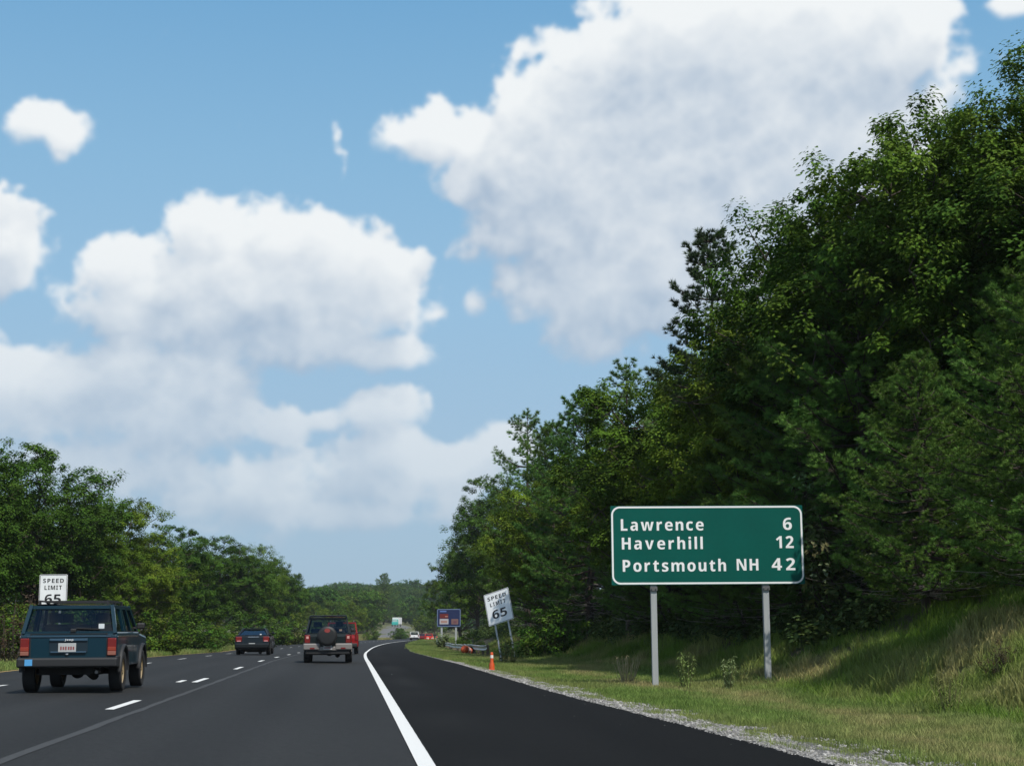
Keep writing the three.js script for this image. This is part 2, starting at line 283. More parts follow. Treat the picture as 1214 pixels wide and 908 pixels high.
// ------------------------------------------------------------------ foliage
const barkTex = noiseTexture(256, (u, v) => { const a = 0.6 + 0.3 * tn(u * 3 % 1, v, 20) + 0.2 * tn(u, v, 50, 2); return [a, a * 0.95, a * 0.9]; });
const barkMat = std(0.11, 0.09, 0.07, 0.95, { map: barkTex }), pineBark = std(0.09, 0.07, 0.058, 0.95, { map: barkTex }), deadMat = std(0.30, 0.27, 0.24, 0.95);
const leafMat = phys(1, 1, 1, 0.75, { vertexColors: true, transmission: 0.3, thickness: 0, side: THREE.DoubleSide, specularIntensity: 0.06 });
const needleMat = phys(1, 1, 1, 0.75, { vertexColors: true, transmission: 0.2, thickness: 0, side: THREE.DoubleSide, specularIntensity: 0.06 });
class Leaves {
  constructor() { this.p = []; this.c = []; this.i = []; this.n = 0; }
  leaf(x, y, z, nx, ny, nz, ax, ay, az, L, W, r, g, b) {            // a folded leaf about a point: normal n, axis a
    const d = nx * ax + ny * ay + nz * az; ax -= d * nx; ay -= d * ny; az -= d * nz; const l = Math.hypot(ax, ay, az) || 1; ax /= l; ay /= l; az /= l;
    const sx = ny * az - nz * ay, sy = nz * ax - nx * az, sz = nx * ay - ny * ax, h = L / 2, w = W / 2, f = W * 0.16;
    this.p.push(x - ax * h, y - ay * h, z - az * h, x + sx * w + nx * f, y + sy * w + ny * f, z + sz * w + nz * f, x + ax * h, y + ay * h, z + az * h, x - sx * w + nx * f, y - sy * w + ny * f, z - sz * w + nz * f);
    for (let k = 0; k < 4; k++) this.c.push(r, g, b);
    const n = this.n; this.i.push(n, n + 1, n + 2, n, n + 2, n + 3); this.n += 4;
  }
  needle(x, y, z, ax, ay, az, sx, sy, sz, L, W, r, g, b) {
    this.p.push(x - sx * W / 2, y - sy * W / 2, z - sz * W / 2, x + sx * W / 2, y + sy * W / 2, z + sz * W / 2, x + ax * L, y + ay * L, z + az * L);
    for (let k = 0; k < 3; k++) this.c.push(r, g, b);
    const n = this.n; this.i.push(n, n + 1, n + 2); this.n += 3;
  }
  build() { const g = new THREE.BufferGeometry(); g.setAttribute('position', new THREE.BufferAttribute(new Float32Array(this.p), 3)); g.setAttribute('color', new THREE.BufferAttribute(new Float32Array(this.c), 3)); g.setIndex(new THREE.BufferAttribute(new Uint32Array(this.i), 1)); return g; }
}
function unit(R) { const z = R() * 2 - 1, a = R() * 6.2832, r = Math.sqrt(1 - z * z); return [r * Math.cos(a), z, r * Math.sin(a)]; }
// clump of leaves in a small ball, facing outwards and up
function clump(Lv, R, cx, cy, cz, rad, n, L, col, ox, oy, oz, droop = 0) {
  for (let k = 0; k < n; k++) {
    const v = unit(R), q = Math.pow(R(), 0.55) * rad, x = cx + v[0] * q, y = cy + v[1] * q * 0.8, z = cz + v[2] * q;
    let nx = v[0] * 0.5 + ox * 0.5 + (R() - 0.5) * 0.9, ny = v[1] * 0.4 + oy * 0.3 + 0.75 + (R() - 0.5) * 0.8, nz = v[2] * 0.5 + oz * 0.5 + (R() - 0.5) * 0.9; const l = Math.hypot(nx, ny, nz) || 1; nx /= l; ny /= l; nz /= l;
    const s = 0.7 + R() * 0.6, t = 0.8 + R() * 0.4, yl = (R() - 0.5) * 0.14;
    Lv.leaf(x, y, z, nx, ny, nz, v[0] + ox * 0.5 + (R() - 0.5) * 2, v[1] - 0.1 - droop + (R() - 0.5) * 0.8, v[2] + oz * 0.5 + (R() - 0.5) * 2, L * s, L * s * 0.62, col[0] * t * (1 + yl), col[1] * t, col[2] * t * (1 - yl));
  }
}
function limbPts(R, a, b, n, wob) { const out = []; for (let i = 0; i <= n; i++) { const t = i / n, p = a.clone().lerp(b, t); p.y += Math.sin(t * Math.PI) * -0.06 * a.distanceTo(b) + 0; p.x += (R() - 0.5) * wob * Math.sin(t * Math.PI); p.z += (R() - 0.5) * wob * Math.sin(t * Math.PI); out.push(p); } return out; }

// broadleaf tree of height H; o: spread, crown base, lobes, leaf length, colours
function broadleaf(seed, H, o) {
  const R = rng(seed), Lv = new Leaves(), wood = [];
  const lean = V((R() - 0.5) * 0.06 * H, 0, (R() - 0.5) * 0.06 * H), trunkTop = V(lean.x, H * 0.8, lean.z), tr = H * 0.018;
  const tp = limbPts(R, V(0, -0.6, 0), trunkTop, 7, 0.35); wood.push(tube(tp, tp.map((_, i) => tr * (1.25 - i / 7 * 1.05)), 9));
  const cy = H * (o.base + 1) / 2, ry = H * (1 - o.base) / 2, rx = H * o.spread, lobes = [];
  for (let k = 0; k < o.lobes * 30 && lobes.length < o.lobes; k++) {
    const v = unit(R), q = 0.35 + 0.62 * Math.pow(R(), 0.45); if (v[1] < -0.85) continue;
    const wide = 1 - 0.10 * Math.max(0, v[1]), rr = (o.lobe ?? 0.105) * H * (0.75 + R() * 0.55), p = V(v[0] * q * rx * wide + lean.x * 0.7, cy + v[1] * q * (ry - rr * 0.75) * 1.05, v[2] * q * rx * wide + lean.z * 0.7);
    if (p.y < rr * 0.7) continue;
    if (lobes.every((l) => l.p.distanceTo(p) > (l.r + rr) * 0.43)) lobes.push({ p, r: rr });
  }
  for (const { p, r } of lobes) {
    const fromY = clamp(p.y - Math.hypot(p.x, p.z) * 0.55 - 0.6, H * 0.16, H * 0.76), b0 = tp[0].clone().lerp(trunkTop, clamp(fromY / trunkTop.y)), lp = limbPts(R, b0, p, 5, 0.5), lr = 0.018 + H * 0.0042 * (1 - p.y / H * 0.5);
    wood.push(tube(lp, lp.map((_, i) => lr * (1 - i / 5.6) + 0.008), 5));
    const tone = 0.74 + R() * 0.5, n = o.clumps;
    for (let k = 0; k < n; k++) {
      const v = unit(R); if (v[1] < -0.35 && R() < 0.6) v[1] *= -0.6;
      const q = r * (0.72 + 0.36 * R()), c = [p.x + v[0] * q, p.y + v[1] * q * 0.92, p.z + v[2] * q], t = tone * (0.78 + R() * 0.45), base = R() < (o.mix ?? 0.3) ? o.c2 : o.c1;
      if (k % 5 === 0) { const e = V(...c), tw = [p.clone(), p.clone().lerp(e, 0.5).add(V(0, -0.06, 0)), e]; wood.push(tube(tw, [0.022, 0.014, 0.006], 4)); }
      clump(Lv, R, ...c, r * (0.25 + R() * 0.16), o.per, o.leaf, base.map((x) => x * t), v[0], v[1], v[2], o.droop);
    }
  }
  return { crown: Lv.build(), trunk: mergeGeometries(wood), H };
}
// white pine: whorls of flat boughs with tufts of long needles
function pine(seed, H, o) {
  const R = rng(seed), Lv = new Leaves(), wood = [], dead = [];
  const top = V((R() - 0.5) * 0.5, H, (R() - 0.5) * 0.5), tp = limbPts(R, V(0, -0.6, 0), top, 8, 0.3); wood.push(tube(tp, tp.map((_, i) => H * 0.016 * (1.15 - i / 8 * 1.1)), 8));
  const trunkAt = (y) => { const f = clamp((y + 0.6) / (H + 0.6)) * 8, i = Math.min(7, Math.floor(f)); return tp[i].clone().lerp(tp[i + 1], f - i); };
  const tuft = (p, ax, ay, az, L, n, c) => {
    const t = 0.75 + R() * 0.5;
    for (let k = 0; k < n; k++) {
      const v = unit(R); let x = ax * 1.1 + v[0], y = ay * 1.1 + v[1] * 0.8 + 0.25, z = az * 1.1 + v[2]; const l = Math.hypot(x, y, z) || 1; x /= l; y /= l; z /= l;
      const s = unit(R), q = s[0] * x + s[1] * y + s[2] * z, e = 0.8 + R() * 0.4;
      Lv.needle(p.x, p.y, p.z, x, y, z, s[0] - q * x, s[1] - q * y, s[2] - q * z, L * (0.75 + R() * 0.5), o.width, c[0] * t * e, c[1] * t * e, c[2] * t * e);
    }
  };
  for (let y = H * o.base; y < H * 0.985; y += H * o.step * (0.75 + R() * 0.5) * (y > H * 0.85 ? 0.6 : 1)) {
    const f = (y / H - o.base) / (1 - o.base), reach = H * o.spread * Math.pow(Math.sin(Math.PI * (0.18 + 0.82 * f) ** 0.9), 0.8) * (1 - f * 0.35) + 0.35, nb = o.arms + (R() < 0.5 ? 1 : 0), a0 = R() * 6.28;
    for (let b = 0; b < nb; b++) {
      if (R() < (o.miss ?? 0.08)) continue;
      const a = a0 + b / nb * 6.283 + (R() - 0.5) * 0.5, L = reach * (0.6 + R() * 0.55), up = lerp(0.02, 0.50, f * f) + (R() - 0.5) * 0.2, start = trunkAt(y), dx = Math.cos(a), dz = Math.sin(a);
      const pts = [0, 0.35, 0.7, 1].map((t) => start.clone().add(V(dx * L * t, L * (up * t - 0.10 * Math.sin(t * 3.1) + 0.16 * t * t), dz * L * t)));
      wood.push(tube(pts, [0.05, 0.036, 0.022, 0.008].map((w) => w * (0.5 + L / 5)), 5));
      const tone = 0.75 + R() * 0.5, base = R() < 0.3 ? o.c2 : o.c1, c = base.map((x) => x * tone), nt = Math.round(o.tufts * L) + 7;
      for (let k = 0; k < nt; k++) {
        const t = 0.22 + 0.78 * Math.pow(R(), 0.75), i = Math.min(2, Math.floor(t * 3)), p = pts[i].clone().lerp(pts[i + 1], clamp(t * 3 - i));
        const side = (R() < 0.5 ? -1 : 1) * (0.1 + R() * 0.9) * (L * 0.30 + 0.12) * (1.05 - t * 0.75), fw = Math.abs(side) * 0.7;
        const e = p.clone().add(V(-dz * side + dx * fw, Math.abs(side) * 0.12 + (R() - 0.35) * 0.22, dx * side + dz * fw));
        if (k % 4 === 0) wood.push(tube([p, e], [0.012, 0.005], 3));
        const hx = e.x - p.x, hz = e.z - p.z, hl = Math.hypot(hx, hz) || 1;
        tuft(e, hx / hl * 0.8, 0.45, hz / hl * 0.8, o.needle, o.per, c);
      }
    }
  }
  tuft(top, 0, 1, 0, o.needle, o.per * 2, o.c1);
  if (o.dead) for (let k = 0; k < o.dead; k++) {
    const y = H * (0.10 + R() * o.base * 1.1), a = R() * 6.28, L = 1.2 + R() * 2.6, s = trunkAt(y), e = s.clone().add(V(Math.cos(a) * L, -0.1 * L + R() * 0.5, Math.sin(a) * L)), pts = limbPts(R, s, e, 4, 0.35); dead.push(tube(pts, [0.022, 0.017, 0.013, 0.009, 0.004], 4));
    for (let j = 0; j < 5; j++) { const p = pts[1 + (j % 3)].clone(), q = p.clone().add(V((R() - 0.5) * 1.3, (R() - 0.6) * 0.6, (R() - 0.5) * 1.3)); dead.push(tube([p, p.clone().lerp(q, 0.5).add(V(0, 0.05, 0)), q], [0.009, 0.006, 0.003], 3)); }
  }
  return { crown: Lv.build(), trunk: mergeGeometries(wood), dead: dead.length ? mergeGeometries(dead) : null, H };
}
// many-stemmed bush
function bush(seed, H, o) {
  const R = rng(seed), Lv = new Leaves(), wood = [];
  for (let k = 0; k < o.stems; k++) {
    const a = R() * 6.28, r = Math.sqrt(R()) * H * o.spread, e = V(Math.cos(a) * r, H * (0.95 - 0.55 * (r / (H * o.spread)) ** 2) * (0.7 + R() * 0.3), Math.sin(a) * r), pts = limbPts(R, V(Math.cos(a) * r * 0.25, -0.3, Math.sin(a) * r * 0.25), e, 4, 0.2);
    wood.push(tube(pts, [0.03, 0.024, 0.018, 0.011, 0.005].map((w) => w * o.thick), 5));
    const tone = 0.72 + R() * 0.55;
    for (let j = 0; j < o.clumps; j++) { const t = o.low + (1 - o.low) * R(), p = pts[0].clone().lerp(e, t), v = unit(R), q = H * o.puff * (0.4 + R()); clump(Lv, R, p.x + v[0] * q, Math.max(0.05, p.y + v[1] * q * 0.7), p.z + v[2] * q, H * o.puff * 0.7, o.per, o.leaf, (R() < 0.35 ? o.c2 : o.c1).map((x) => x * tone * (0.8 + R() * 0.4)), v[0], v[1], v[2], o.droop); }
  }
  return { crown: Lv.build(), trunk: mergeGeometries(wood), H };
}
const oakC = { c1: [0.076, 0.142, 0.015], c2: [0.104, 0.170, 0.021] }, darkC = { c1: [0.053, 0.114, 0.015], c2: [0.071, 0.136, 0.018] }, limeC = { c1: [0.110, 0.170, 0.016], c2: [0.142, 0.202, 0.022] };
const pineC = { c1: [0.088, 0.190, 0.040], c2: [0.114, 0.218, 0.046] };
const proto = {
  oak: [
    broadleaf(21, 14, { spread: 0.33, base: 0.10, lobes: 66, clumps: 14, per: 96, leaf: 0.145, ...oakC }),
    broadleaf(22, 13, { spread: 0.36, base: 0.06, lobes: 66, clumps: 14, per: 96, leaf: 0.145, ...darkC }),
    broadleaf(23, 15, { spread: 0.30, base: 0.14, lobes: 64, clumps: 14, per: 96, leaf: 0.14, ...oakC, mix: 0.5 }),
  ],
  maple: [
    broadleaf(31, 11, { spread: 0.36, base: 0.08, lobes: 58, clumps: 14, per: 84, leaf: 0.12, ...limeC, lobe: 0.095 }),
    broadleaf(32, 10, { spread: 0.40, base: 0.05, lobes: 58, clumps: 14, per: 84, leaf: 0.115, ...oakC, lobe: 0.095 }),
  ],
  pine: [
    pine(41, 15, { base: 0.16, step: 0.034, spread: 0.29, arms: 5, tufts: 16, per: 34, needle: 0.22, width: 0.026, dead: 56, ...pineC }),
    pine(42, 14, { base: 0.10, step: 0.034, spread: 0.31, arms: 5, tufts: 16, per: 34, needle: 0.22, width: 0.026, dead: 34, ...pineC, c1: [0.112, 0.192, 0.038] }),
    pine(43, 16, { base: 0.26, step: 0.040, spread: 0.27, arms: 4, tufts: 11, per: 30, needle: 0.24, width: 0.027, dead: 40, miss: 0.2, ...pineC, c1: [0.126, 0.210, 0.054] }),
  ],
  scrag: [pine(51, 14, { base: 0.42, step: 0.034, spread: 0.155, arms: 4, tufts: 17, per: 40, needle: 0.19, width: 0.028, miss: 0.25, dead: 0, c1: [0.060, 0.095, 0.042], c2: [0.075, 0.110, 0.050] })],
  shrub: [
    bush(61, 3, { stems: 34, spread: 0.62, clumps: 7, per: 34, leaf: 0.13, low: 0.15, puff: 0.13, thick: 0.8, ...darkC }),
    bush(62, 3, { stems: 34, spread: 0.70, clumps: 7, per: 34, leaf: 0.12, low: 0.10, puff: 0.14, thick: 0.8, ...oakC }),
  ],
  brown: [bush(63, 3, { stems: 40, spread: 0.6, clumps: 3, per: 16, leaf: 0.10, low: 0.3, puff: 0.12, thick: 0.7, c1: [0.060, 0.048, 0.026], c2: [0.075, 0.050, 0.034] })],
  sapling: [bush(64, 5, { stems: 18, spread: 0.36, clumps: 13, per: 20, leaf: 0.15, low: 0.3, puff: 0.09, thick: 1.0, c1: [0.12, 0.165, 0.055], c2: [0.17, 0.21, 0.09], droop: 0.4 })],
};
function plantTree(kind, k, x, d, height, turn, label, name, category, group, wide = 1) {
  const p = proto[kind][k % proto[kind].length], o = thing(name, label, category, [x, ground(x, d), -d], turn, group), s = height / p.H;
  o.scale.set(s * wide, s, s * wide);
  part('trunk', p.trunk, kind === 'pine' || kind === 'scrag' ? pineBark : barkMat, o);
  part('crown', p.crown, kind === 'pine' || kind === 'scrag' ? needleMat : leafMat, o);
  if (p.dead) part('dead_branches', p.dead, deadMat, o);
  return o;
}
// named trees: kind, variant, pixel of the top, distance, label
const TR = rng(77);
const named = (rows) => rows.forEach(([kind, k, px, py, d, wide, label]) => {
  const top = at(px, py, d), name = { oak: 'oak_tree', maple: 'maple_tree', pine: 'pine_tree', scrag: 'pine_tree', shrub: 'shrub', brown: 'shrub', sapling: 'sapling' }[kind], cat = { shrub: 'bush', brown: 'bush' }[kind] ?? 'tree';
  plantTree(kind, k, top.x, d, top.y - ground(top.x, d), TR() * 6.28, label, name, cat, null, wide);
});
named([
  ['oak', 2, 1236, 58, 41, 1.0, 'tallest dark oak, its crown cut off by the frame edge high over the bank'],
  ['oak', 0, 1120, 100, 42, 1.0, 'broad oak stepping down from the tallest oak, glossy leaves against the cloud'],
  ['oak', 1, 1025, 178, 46, 1.0, 'rounded oak high behind the big pine over the green sign'],
  ['oak', 0, 972, 240, 52, 0.95, 'oak whose outer twigs reach toward the thin scraggly pine'],
  ['scrag', 0, 850, 276, 57, 1.0, 'thin scraggly pine with open dark tufts standing against the cloud'],
  ['pine', 1, 1232, 300, 30, 1.1, 'dark pine with low feathery boughs hanging over the grass bank'],
  ['pine', 0, 1010, 285, 42, 1.15, 'big bushy pine rising above the mileage numbers end of the green sign'],
  ['pine', 2, 1090, 262, 44, 1.15, 'tall pine with bright tips in front of the broad stepping oak'],
  ['pine', 0, 1175, 330, 38, 1.1, 'pine with drooping boughs between the tallest oak and the bank'],
  ['pine', 1, 945, 372, 45, 1.1, 'pine with pale green tips just above the middle of the green sign'],
  ['pine', 1, 1085, 420, 36, 1.1, 'lower bushy pine between the big pine and the bank boughs'],
  ['maple', 0, 905, 352, 49, 1.0, 'yellow green maple under the thin scraggly pine, above the green sign'],
  ['maple', 1, 815, 400, 60, 1.1, 'olive maple with dense crown sloping down from the scraggly pine'],
  ['pine', 2, 742, 428, 68, 1.0, 'pointed pine at the crook of the skyline above the town names'],
  ['pine', 0, 697, 462, 80, 1.05, 'dark pine with layered boughs between the tilted sign and the green sign'],
  ['maple', 0, 765, 500, 66, 1.1, 'bright leaved young maple low above the first letters of the green sign'],
  ['pine', 2, 624, 486, 108, 1.0, 'pale pine with outstretched top limbs above the tilted speed sign'],
  ['pine', 1, 655, 500, 98, 1.0, 'short tufted pine beside the pale outstretched pine'],
  ['oak', 1, 592, 560, 172, 1.0, 'dark oak stepping down beyond the pale outstretched pine'],
  ['oak', 0, 566, 622, 200, 1.0, 'rounded oak above the blue service sign, near the wood end'],
  ['maple', 1, 546, 655, 240, 1.1, 'last round tree of the wood, closest to the far hill'],
  ['sapling', 0, 1003, 478, 42.2, 1.0, 'sapling with large pale glossy leaves above the corner of the green sign'],
  ['sapling', 0, 1052, 560, 40.2, 1.0, 'low leafy sapling beside the mileage end of the green sign'],
  // far side of the lanes
  ['oak', 1, -45, 500, 74, 1.1, 'tall oak beyond the blue off-road wagon, cut by the frame edge'],
  ['oak', 1, 50, 522, 90, 1.15, 'tallest oak across the lanes, above the upright speed sign'],
  ['maple', 1, 92, 580, 96, 1.0, 'small dark maple tucked against the tallest oak across the lanes'],
  ['maple', 0, 133, 582, 112, 1.2, 'yellow green tree past the upright speed sign with a ragged top'],
  ['oak', 1, 205, 620, 140, 1.3, 'dark round oak between the blue wagon and the black sedan'],
  ['maple', 1, 165, 640, 118, 1.1, 'low olive tree in front of the dark round oak'],
  ['oak', 1, 262, 634, 178, 1.35, 'broad oak over the black sedan'],
  ['oak', 2, 298, 644, 205, 1.15, 'oak beyond the black sedan, second from the end of the row'],
  ['oak', 1, 326, 662, 240, 1.05, 'end oak of the row across the lanes, facing the far hill'],
  ['brown', 0, 14, 688, 62, 1.2, 'brownish half bare bush at the verge beside the upright speed sign'],
  ['shrub', 0, 40, 702, 84, 1.5, 'leafy bush behind the brownish bush across the lanes'],
  ['shrub', 1, 2, 706, 70, 1.3, 'bush cut by the frame edge under the tall oak across the lanes'],
  ['shrub', 0, 98, 690, 76, 1.1, 'leafy bush showing beside the upright speed sign'],
  ['shrub', 1, 175, 712, 96, 1.3, 'green bush at the verge ahead of the blue wagon'],
  ['shrub', 0, 222, 716, 118, 1.4, 'dense bush at the verge between the blue wagon and the sedan'],
  ['shrub', 1, 248, 728, 140, 1.2, 'pale round bush just short of the black sedan'],
  ['shrub', 0, 300, 716, 170, 1.5, 'dark bush behind the roof of the black sedan'],
  ['shrub', 1, 345, 722, 215, 1.4, 'bush at the end of the tree row before the far hill'],
  ['shrub', 1, 556, 742, 125, 0.9, 'bright bush below the edge of the blue service sign'],
  ['shrub', 0, 660, 705, 78, 1.2, 'dark bush in the shade past the tilted speed sign'],
  ['brown', 0, 1185, 745, 27, 0.9, 'twiggy bush high on the grass bank'],
]);
// fill of the wood behind the front trees: nothing tells these apart
{
  const R = rng(99), fillKinds = [['oak', 'oak_tree'], ['pine', 'pine_tree'], ['maple', 'maple_tree']];
  const fill = (d, u, h, label, group) => { const [kind, name] = fillKinds[Math.floor(R() * 3)], x = xe(d) + u + (R() - 0.5) * 2.5; plantTree(kind, Math.floor(R() * 3), x, d + (R() - 0.5) * 3, h * (0.85 + R() * 0.3), R() * 6.28, label, name, 'tree', group, 1.2); };
  const lr = 'shaded tree deep in the wood behind the green sign', gr = 'shaded trees deep in the wood behind the green sign';
  for (const d of [31, 40, 47, 55, 64, 74, 86, 100, 118, 140, 168, 200]) { fill(d, 19.5, 12.3, lr, gr); }
  for (const d of [30, 42, 54, 68, 84, 104, 130, 165]) fill(d, 26, 11.5, lr, gr);
  for (const d of [62, 80, 100, 126]) fill(d, 34, 11, lr, gr);
  for (const [d, u] of [[38, 24], [46, 27], [36, 31], [52, 33], [60, 30], [44, 38]]) fill(d, u, 9, lr, gr);
  const fr = 'shaded forest edge tree beside the green sign', gf = 'forest edge trees whose crowns merge beside the green sign';
  for (const [d, u, h] of [[39, 15.5, 7], [50, 12.8, 8], [60, 12.2, 8], [72, 12, 8], [88, 11.8, 9], [118, 12.5, 11], [132, 13, 11]]) fill(d, u, h, fr, gf);
  const ll = 'tree deep in the wood across the lanes', gl = 'trees deep in the wood across the lanes';
  for (const d of [70, 84, 98, 114, 132, 152, 176, 204, 232]) fill(d, uLeft(d) - 15 + (R() - 0.5) * 2, 9.5, ll, gl);
  for (const d of [90, 118, 150, 186, 226]) fill(d, uLeft(d) - 22, 10, ll, gl);
}
// far wooded hill: one mass, and one tall tree standing out of it
{
  const far = broadleaf(71, 12, { spread: 0.36, base: 0.06, lobes: 20, clumps: 12, per: 16, leaf: 0.46, ...oakC, lobe: 0.12 }), near = proto.maple[1];
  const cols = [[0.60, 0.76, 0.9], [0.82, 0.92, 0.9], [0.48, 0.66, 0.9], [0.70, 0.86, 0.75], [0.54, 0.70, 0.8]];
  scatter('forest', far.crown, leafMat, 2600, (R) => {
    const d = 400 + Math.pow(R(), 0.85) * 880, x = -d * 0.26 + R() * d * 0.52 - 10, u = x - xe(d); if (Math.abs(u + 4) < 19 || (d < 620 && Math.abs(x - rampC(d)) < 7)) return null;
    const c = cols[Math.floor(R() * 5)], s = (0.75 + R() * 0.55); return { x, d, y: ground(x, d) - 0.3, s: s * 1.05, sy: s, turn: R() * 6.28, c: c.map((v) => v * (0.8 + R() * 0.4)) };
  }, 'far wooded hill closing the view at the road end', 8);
  for (const [kind, k, px, py, d, label] of [['pine', 1, 455, 680, 600, 'lone tall pine standing out of the far wooded hill'], ['maple', 0, 372, 712, 330, 'mid green tree at the foot of the far hill past the row of oaks'], ['maple', 1, 395, 708, 365, 'round tree at the foot of the far hill above the spare wheel wagon'],
    ['maple', 0, 418, 712, 372, 'yellow green tree at the foot of the far hill over the red wagon'], ['oak', 1, 436, 716, 410, 'dark tree at the foot of the far hill short of the climbing road'], ['shrub', 0, 471, 741, 415, 'dark bush hiding the wheels of the far teal truck'], ['shrub', 0, 477, 742, 408, 'second dark bush below the far teal truck'],
    ['maple', 0, 500, 728, 450, 'yellow green tree between the far teal truck and the blue sign'], ['maple', 1, 515, 724, 430, 'leafy tree just behind the blue service sign'], ['shrub', 1, 441, 742, 372, 'small dark bush on the dry grass below the climbing road']]) {
    const t = at(px, py, d); plantTree(kind, k, t.x, d, t.y - ground(t.x, d), TR() * 6.28, label, kind === 'pine' ? 'pine_tree' : kind === 'oak' ? 'oak_tree' : kind === 'shrub' ? 'shrub' : 'maple_tree', kind === 'shrub' ? 'bush' : 'tree', null, 1.1);
  }
}
// grass: tufts of blades
function tuftGeo(seed, n, wide, bend) {                                // unit height; blades lean out a little
  const R = rng(seed), P = [], I = []; let c = 0;
  for (let k = 0; k < n; k++) {
    const a = R() * 6.28, r = Math.sqrt(R()) * wide, h = 0.5 + R() * 0.5, w = 0.022 + R() * 0.022, t = R() * 6.28, q = R() * 6.28, b = bend * R(), x = Math.cos(a) * r, z = Math.sin(a) * r, sx = Math.cos(t) * w, sz = Math.sin(t) * w, bx = Math.cos(q) * b, bz = Math.sin(q) * b;
    P.push(x - sx, -0.15, z - sz, x + sx, -0.15, z + sz, x + bx * 0.3 - sx * 0.8, h * 0.55, z + bz * 0.3 - sz * 0.8, x + bx * 0.3 + sx * 0.8, h * 0.55, z + bz * 0.3 + sz * 0.8, x + bx, h, z + bz);
    I.push(c, c + 1, c + 3, c, c + 3, c + 2, c + 2, c + 3, c + 4); c += 5;
  }
  const g = new THREE.BufferGeometry(); g.setAttribute('position', new THREE.Float32BufferAttribute(P, 3)); g.setIndex(I); return g;
}
const grassMat = phys(1, 1, 1, 0.8, { side: THREE.DoubleSide, transmission: 0.35, thickness: 0, specularIntensity: 0.25 });
const dryness = (x, d) => clamp(0.40 + 0.55 * n2(x * 0.30 + 3, d * 0.10) + 0.3 * n2(x * 1.1, d * 0.4));
const gTone = (R, dry, deep) => { const t = 0.72 + R() * 0.56; return mixC(deep ? [0.120, 0.210, 0.024] : [0.155, 0.240, 0.052], [0.36, 0.315, 0.140], dry).map((v) => v * t); };
scatter('grass', tuftGeo(1, 18, 1.5, 0.7), grassMat, 115000, (R) => {
  const d = 9 + Math.pow(R(), 1.9) * 290, w = gravelW(d), far = 1 + d / 70, u = w - 0.1 + Math.pow(R(), 0.9) * (9.8 - w), x = xe(d) + u, band = sstep(5.4, 6.4, u) * (1 - sstep(7.4, 8.8, u)), dry = clamp(dryness(x, d) * (0.45 + 0.6 * band));
  if (u < w + 0.3 && R() < 0.6) return null; if (R() < 0.09 && d < 60) { const ug = shW(d) + 0.15 + R() * (w - shW(d)), xg = xe(d) + ug; if (n2(xg * 1.6, d * 0.7) > 0.1) return { x: xg, d, s: 0.07, sy: 0.05 + R() * 0.04, turn: R() * 6.28, lean: 0.1, c: gTone(R, 0.3) }; }
  const h = (0.045 + R() * 0.06 + 0.10 * sstep(7.8, 9.6, u) * R()) * far; return { x, d, s: h * 1.1 + 0.012, sy: h, turn: R() * 6.28, lean: 0.12, c: gTone(R, dry) };
}, 'mown verge grass, green with dry streaks, between gravel and bank', 15);
scatter('tall_grass', tuftGeo(2, 18, 0.75, 0.55), grassMat, 60000, (R) => {
  const d = 12 + Math.pow(R(), 1.6) * 120, u = 8.8 + Math.pow(R(), 1.25) * 8, x = xe(d) + u; if (u < 9.6 && R() < 0.5) return null; if (d > 36 && u > 10.6 && R() < 0.75) return null;
  const dry = clamp(dryness(x + 40, d * 1.7) * 0.6 + (d > 29 ? 0.45 : 0.12) * sstep(0.15, 0.5, n2(x * 0.22 + 7, d * 0.09)) - 0.08), h = (0.10 + R() * 0.24 * (0.75 + 0.5 * n2(x * 0.5, d * 0.4))) * (1 + d / 120); return { x, d, s: h * 0.85, sy: h, turn: R() * 6.28, lean: 0.2, c: gTone(R, dry, true) };
}, 'tall unmown grass on the bank below the wood', 16);
scatter('median_grass', tuftGeo(3, 16, 1.0, 0.6), grassMat, 34000, (R) => {
  const d = 38 + Math.pow(R(), 1.3) * 420, t = Math.pow(R(), 1.2) * (d > 330 ? 22 : 8), u = uLeft(d) - 0.1 - t, x = xe(d) + u; if (d > 425 && Math.abs(x - rampC(d)) < 4) return null;
  const h = (0.10 + R() * 0.18) * (1 + d / 250); return { x, d, s: h * 1.2, sy: h, turn: R() * 6.28, lean: 0.15, c: gTone(R, d > 320 ? 0.7 : dryness(x, d) * 0.6) };
}, 'grass strip along the far side of the lanes', 17);
{
  const Lv = new Leaves(), R0 = rng(3); clump(Lv, R0, 0, 0.35, 0, 0.5, 44, 0.16, [1, 1, 1], 0, 0.4, 0);
  scatter('undergrowth', Lv.build(), leafMat, 9000, (R) => {
    const side = R() < 0.7, d = side ? 16 + Math.pow(R(), 1.3) * 200 : 50 + R() * 220, u = side ? (d < 37 ? 14 : 11.2) + Math.pow(R(), 1.4) * 16 : uLeft(d) - 4 - R() * 14, x = xe(d) + u, c = R() < 0.4 ? [0.075, 0.11, 0.03] : [0.05, 0.085, 0.025], t = 0.7 + R() * 0.6;
    return { x, d, s: 0.6 + R() * 0.9, turn: R() * 6.28, lean: 0.2, c: c.map((v) => v * t) };
  }, 'low leafy undergrowth along the forest floor', 18);
}
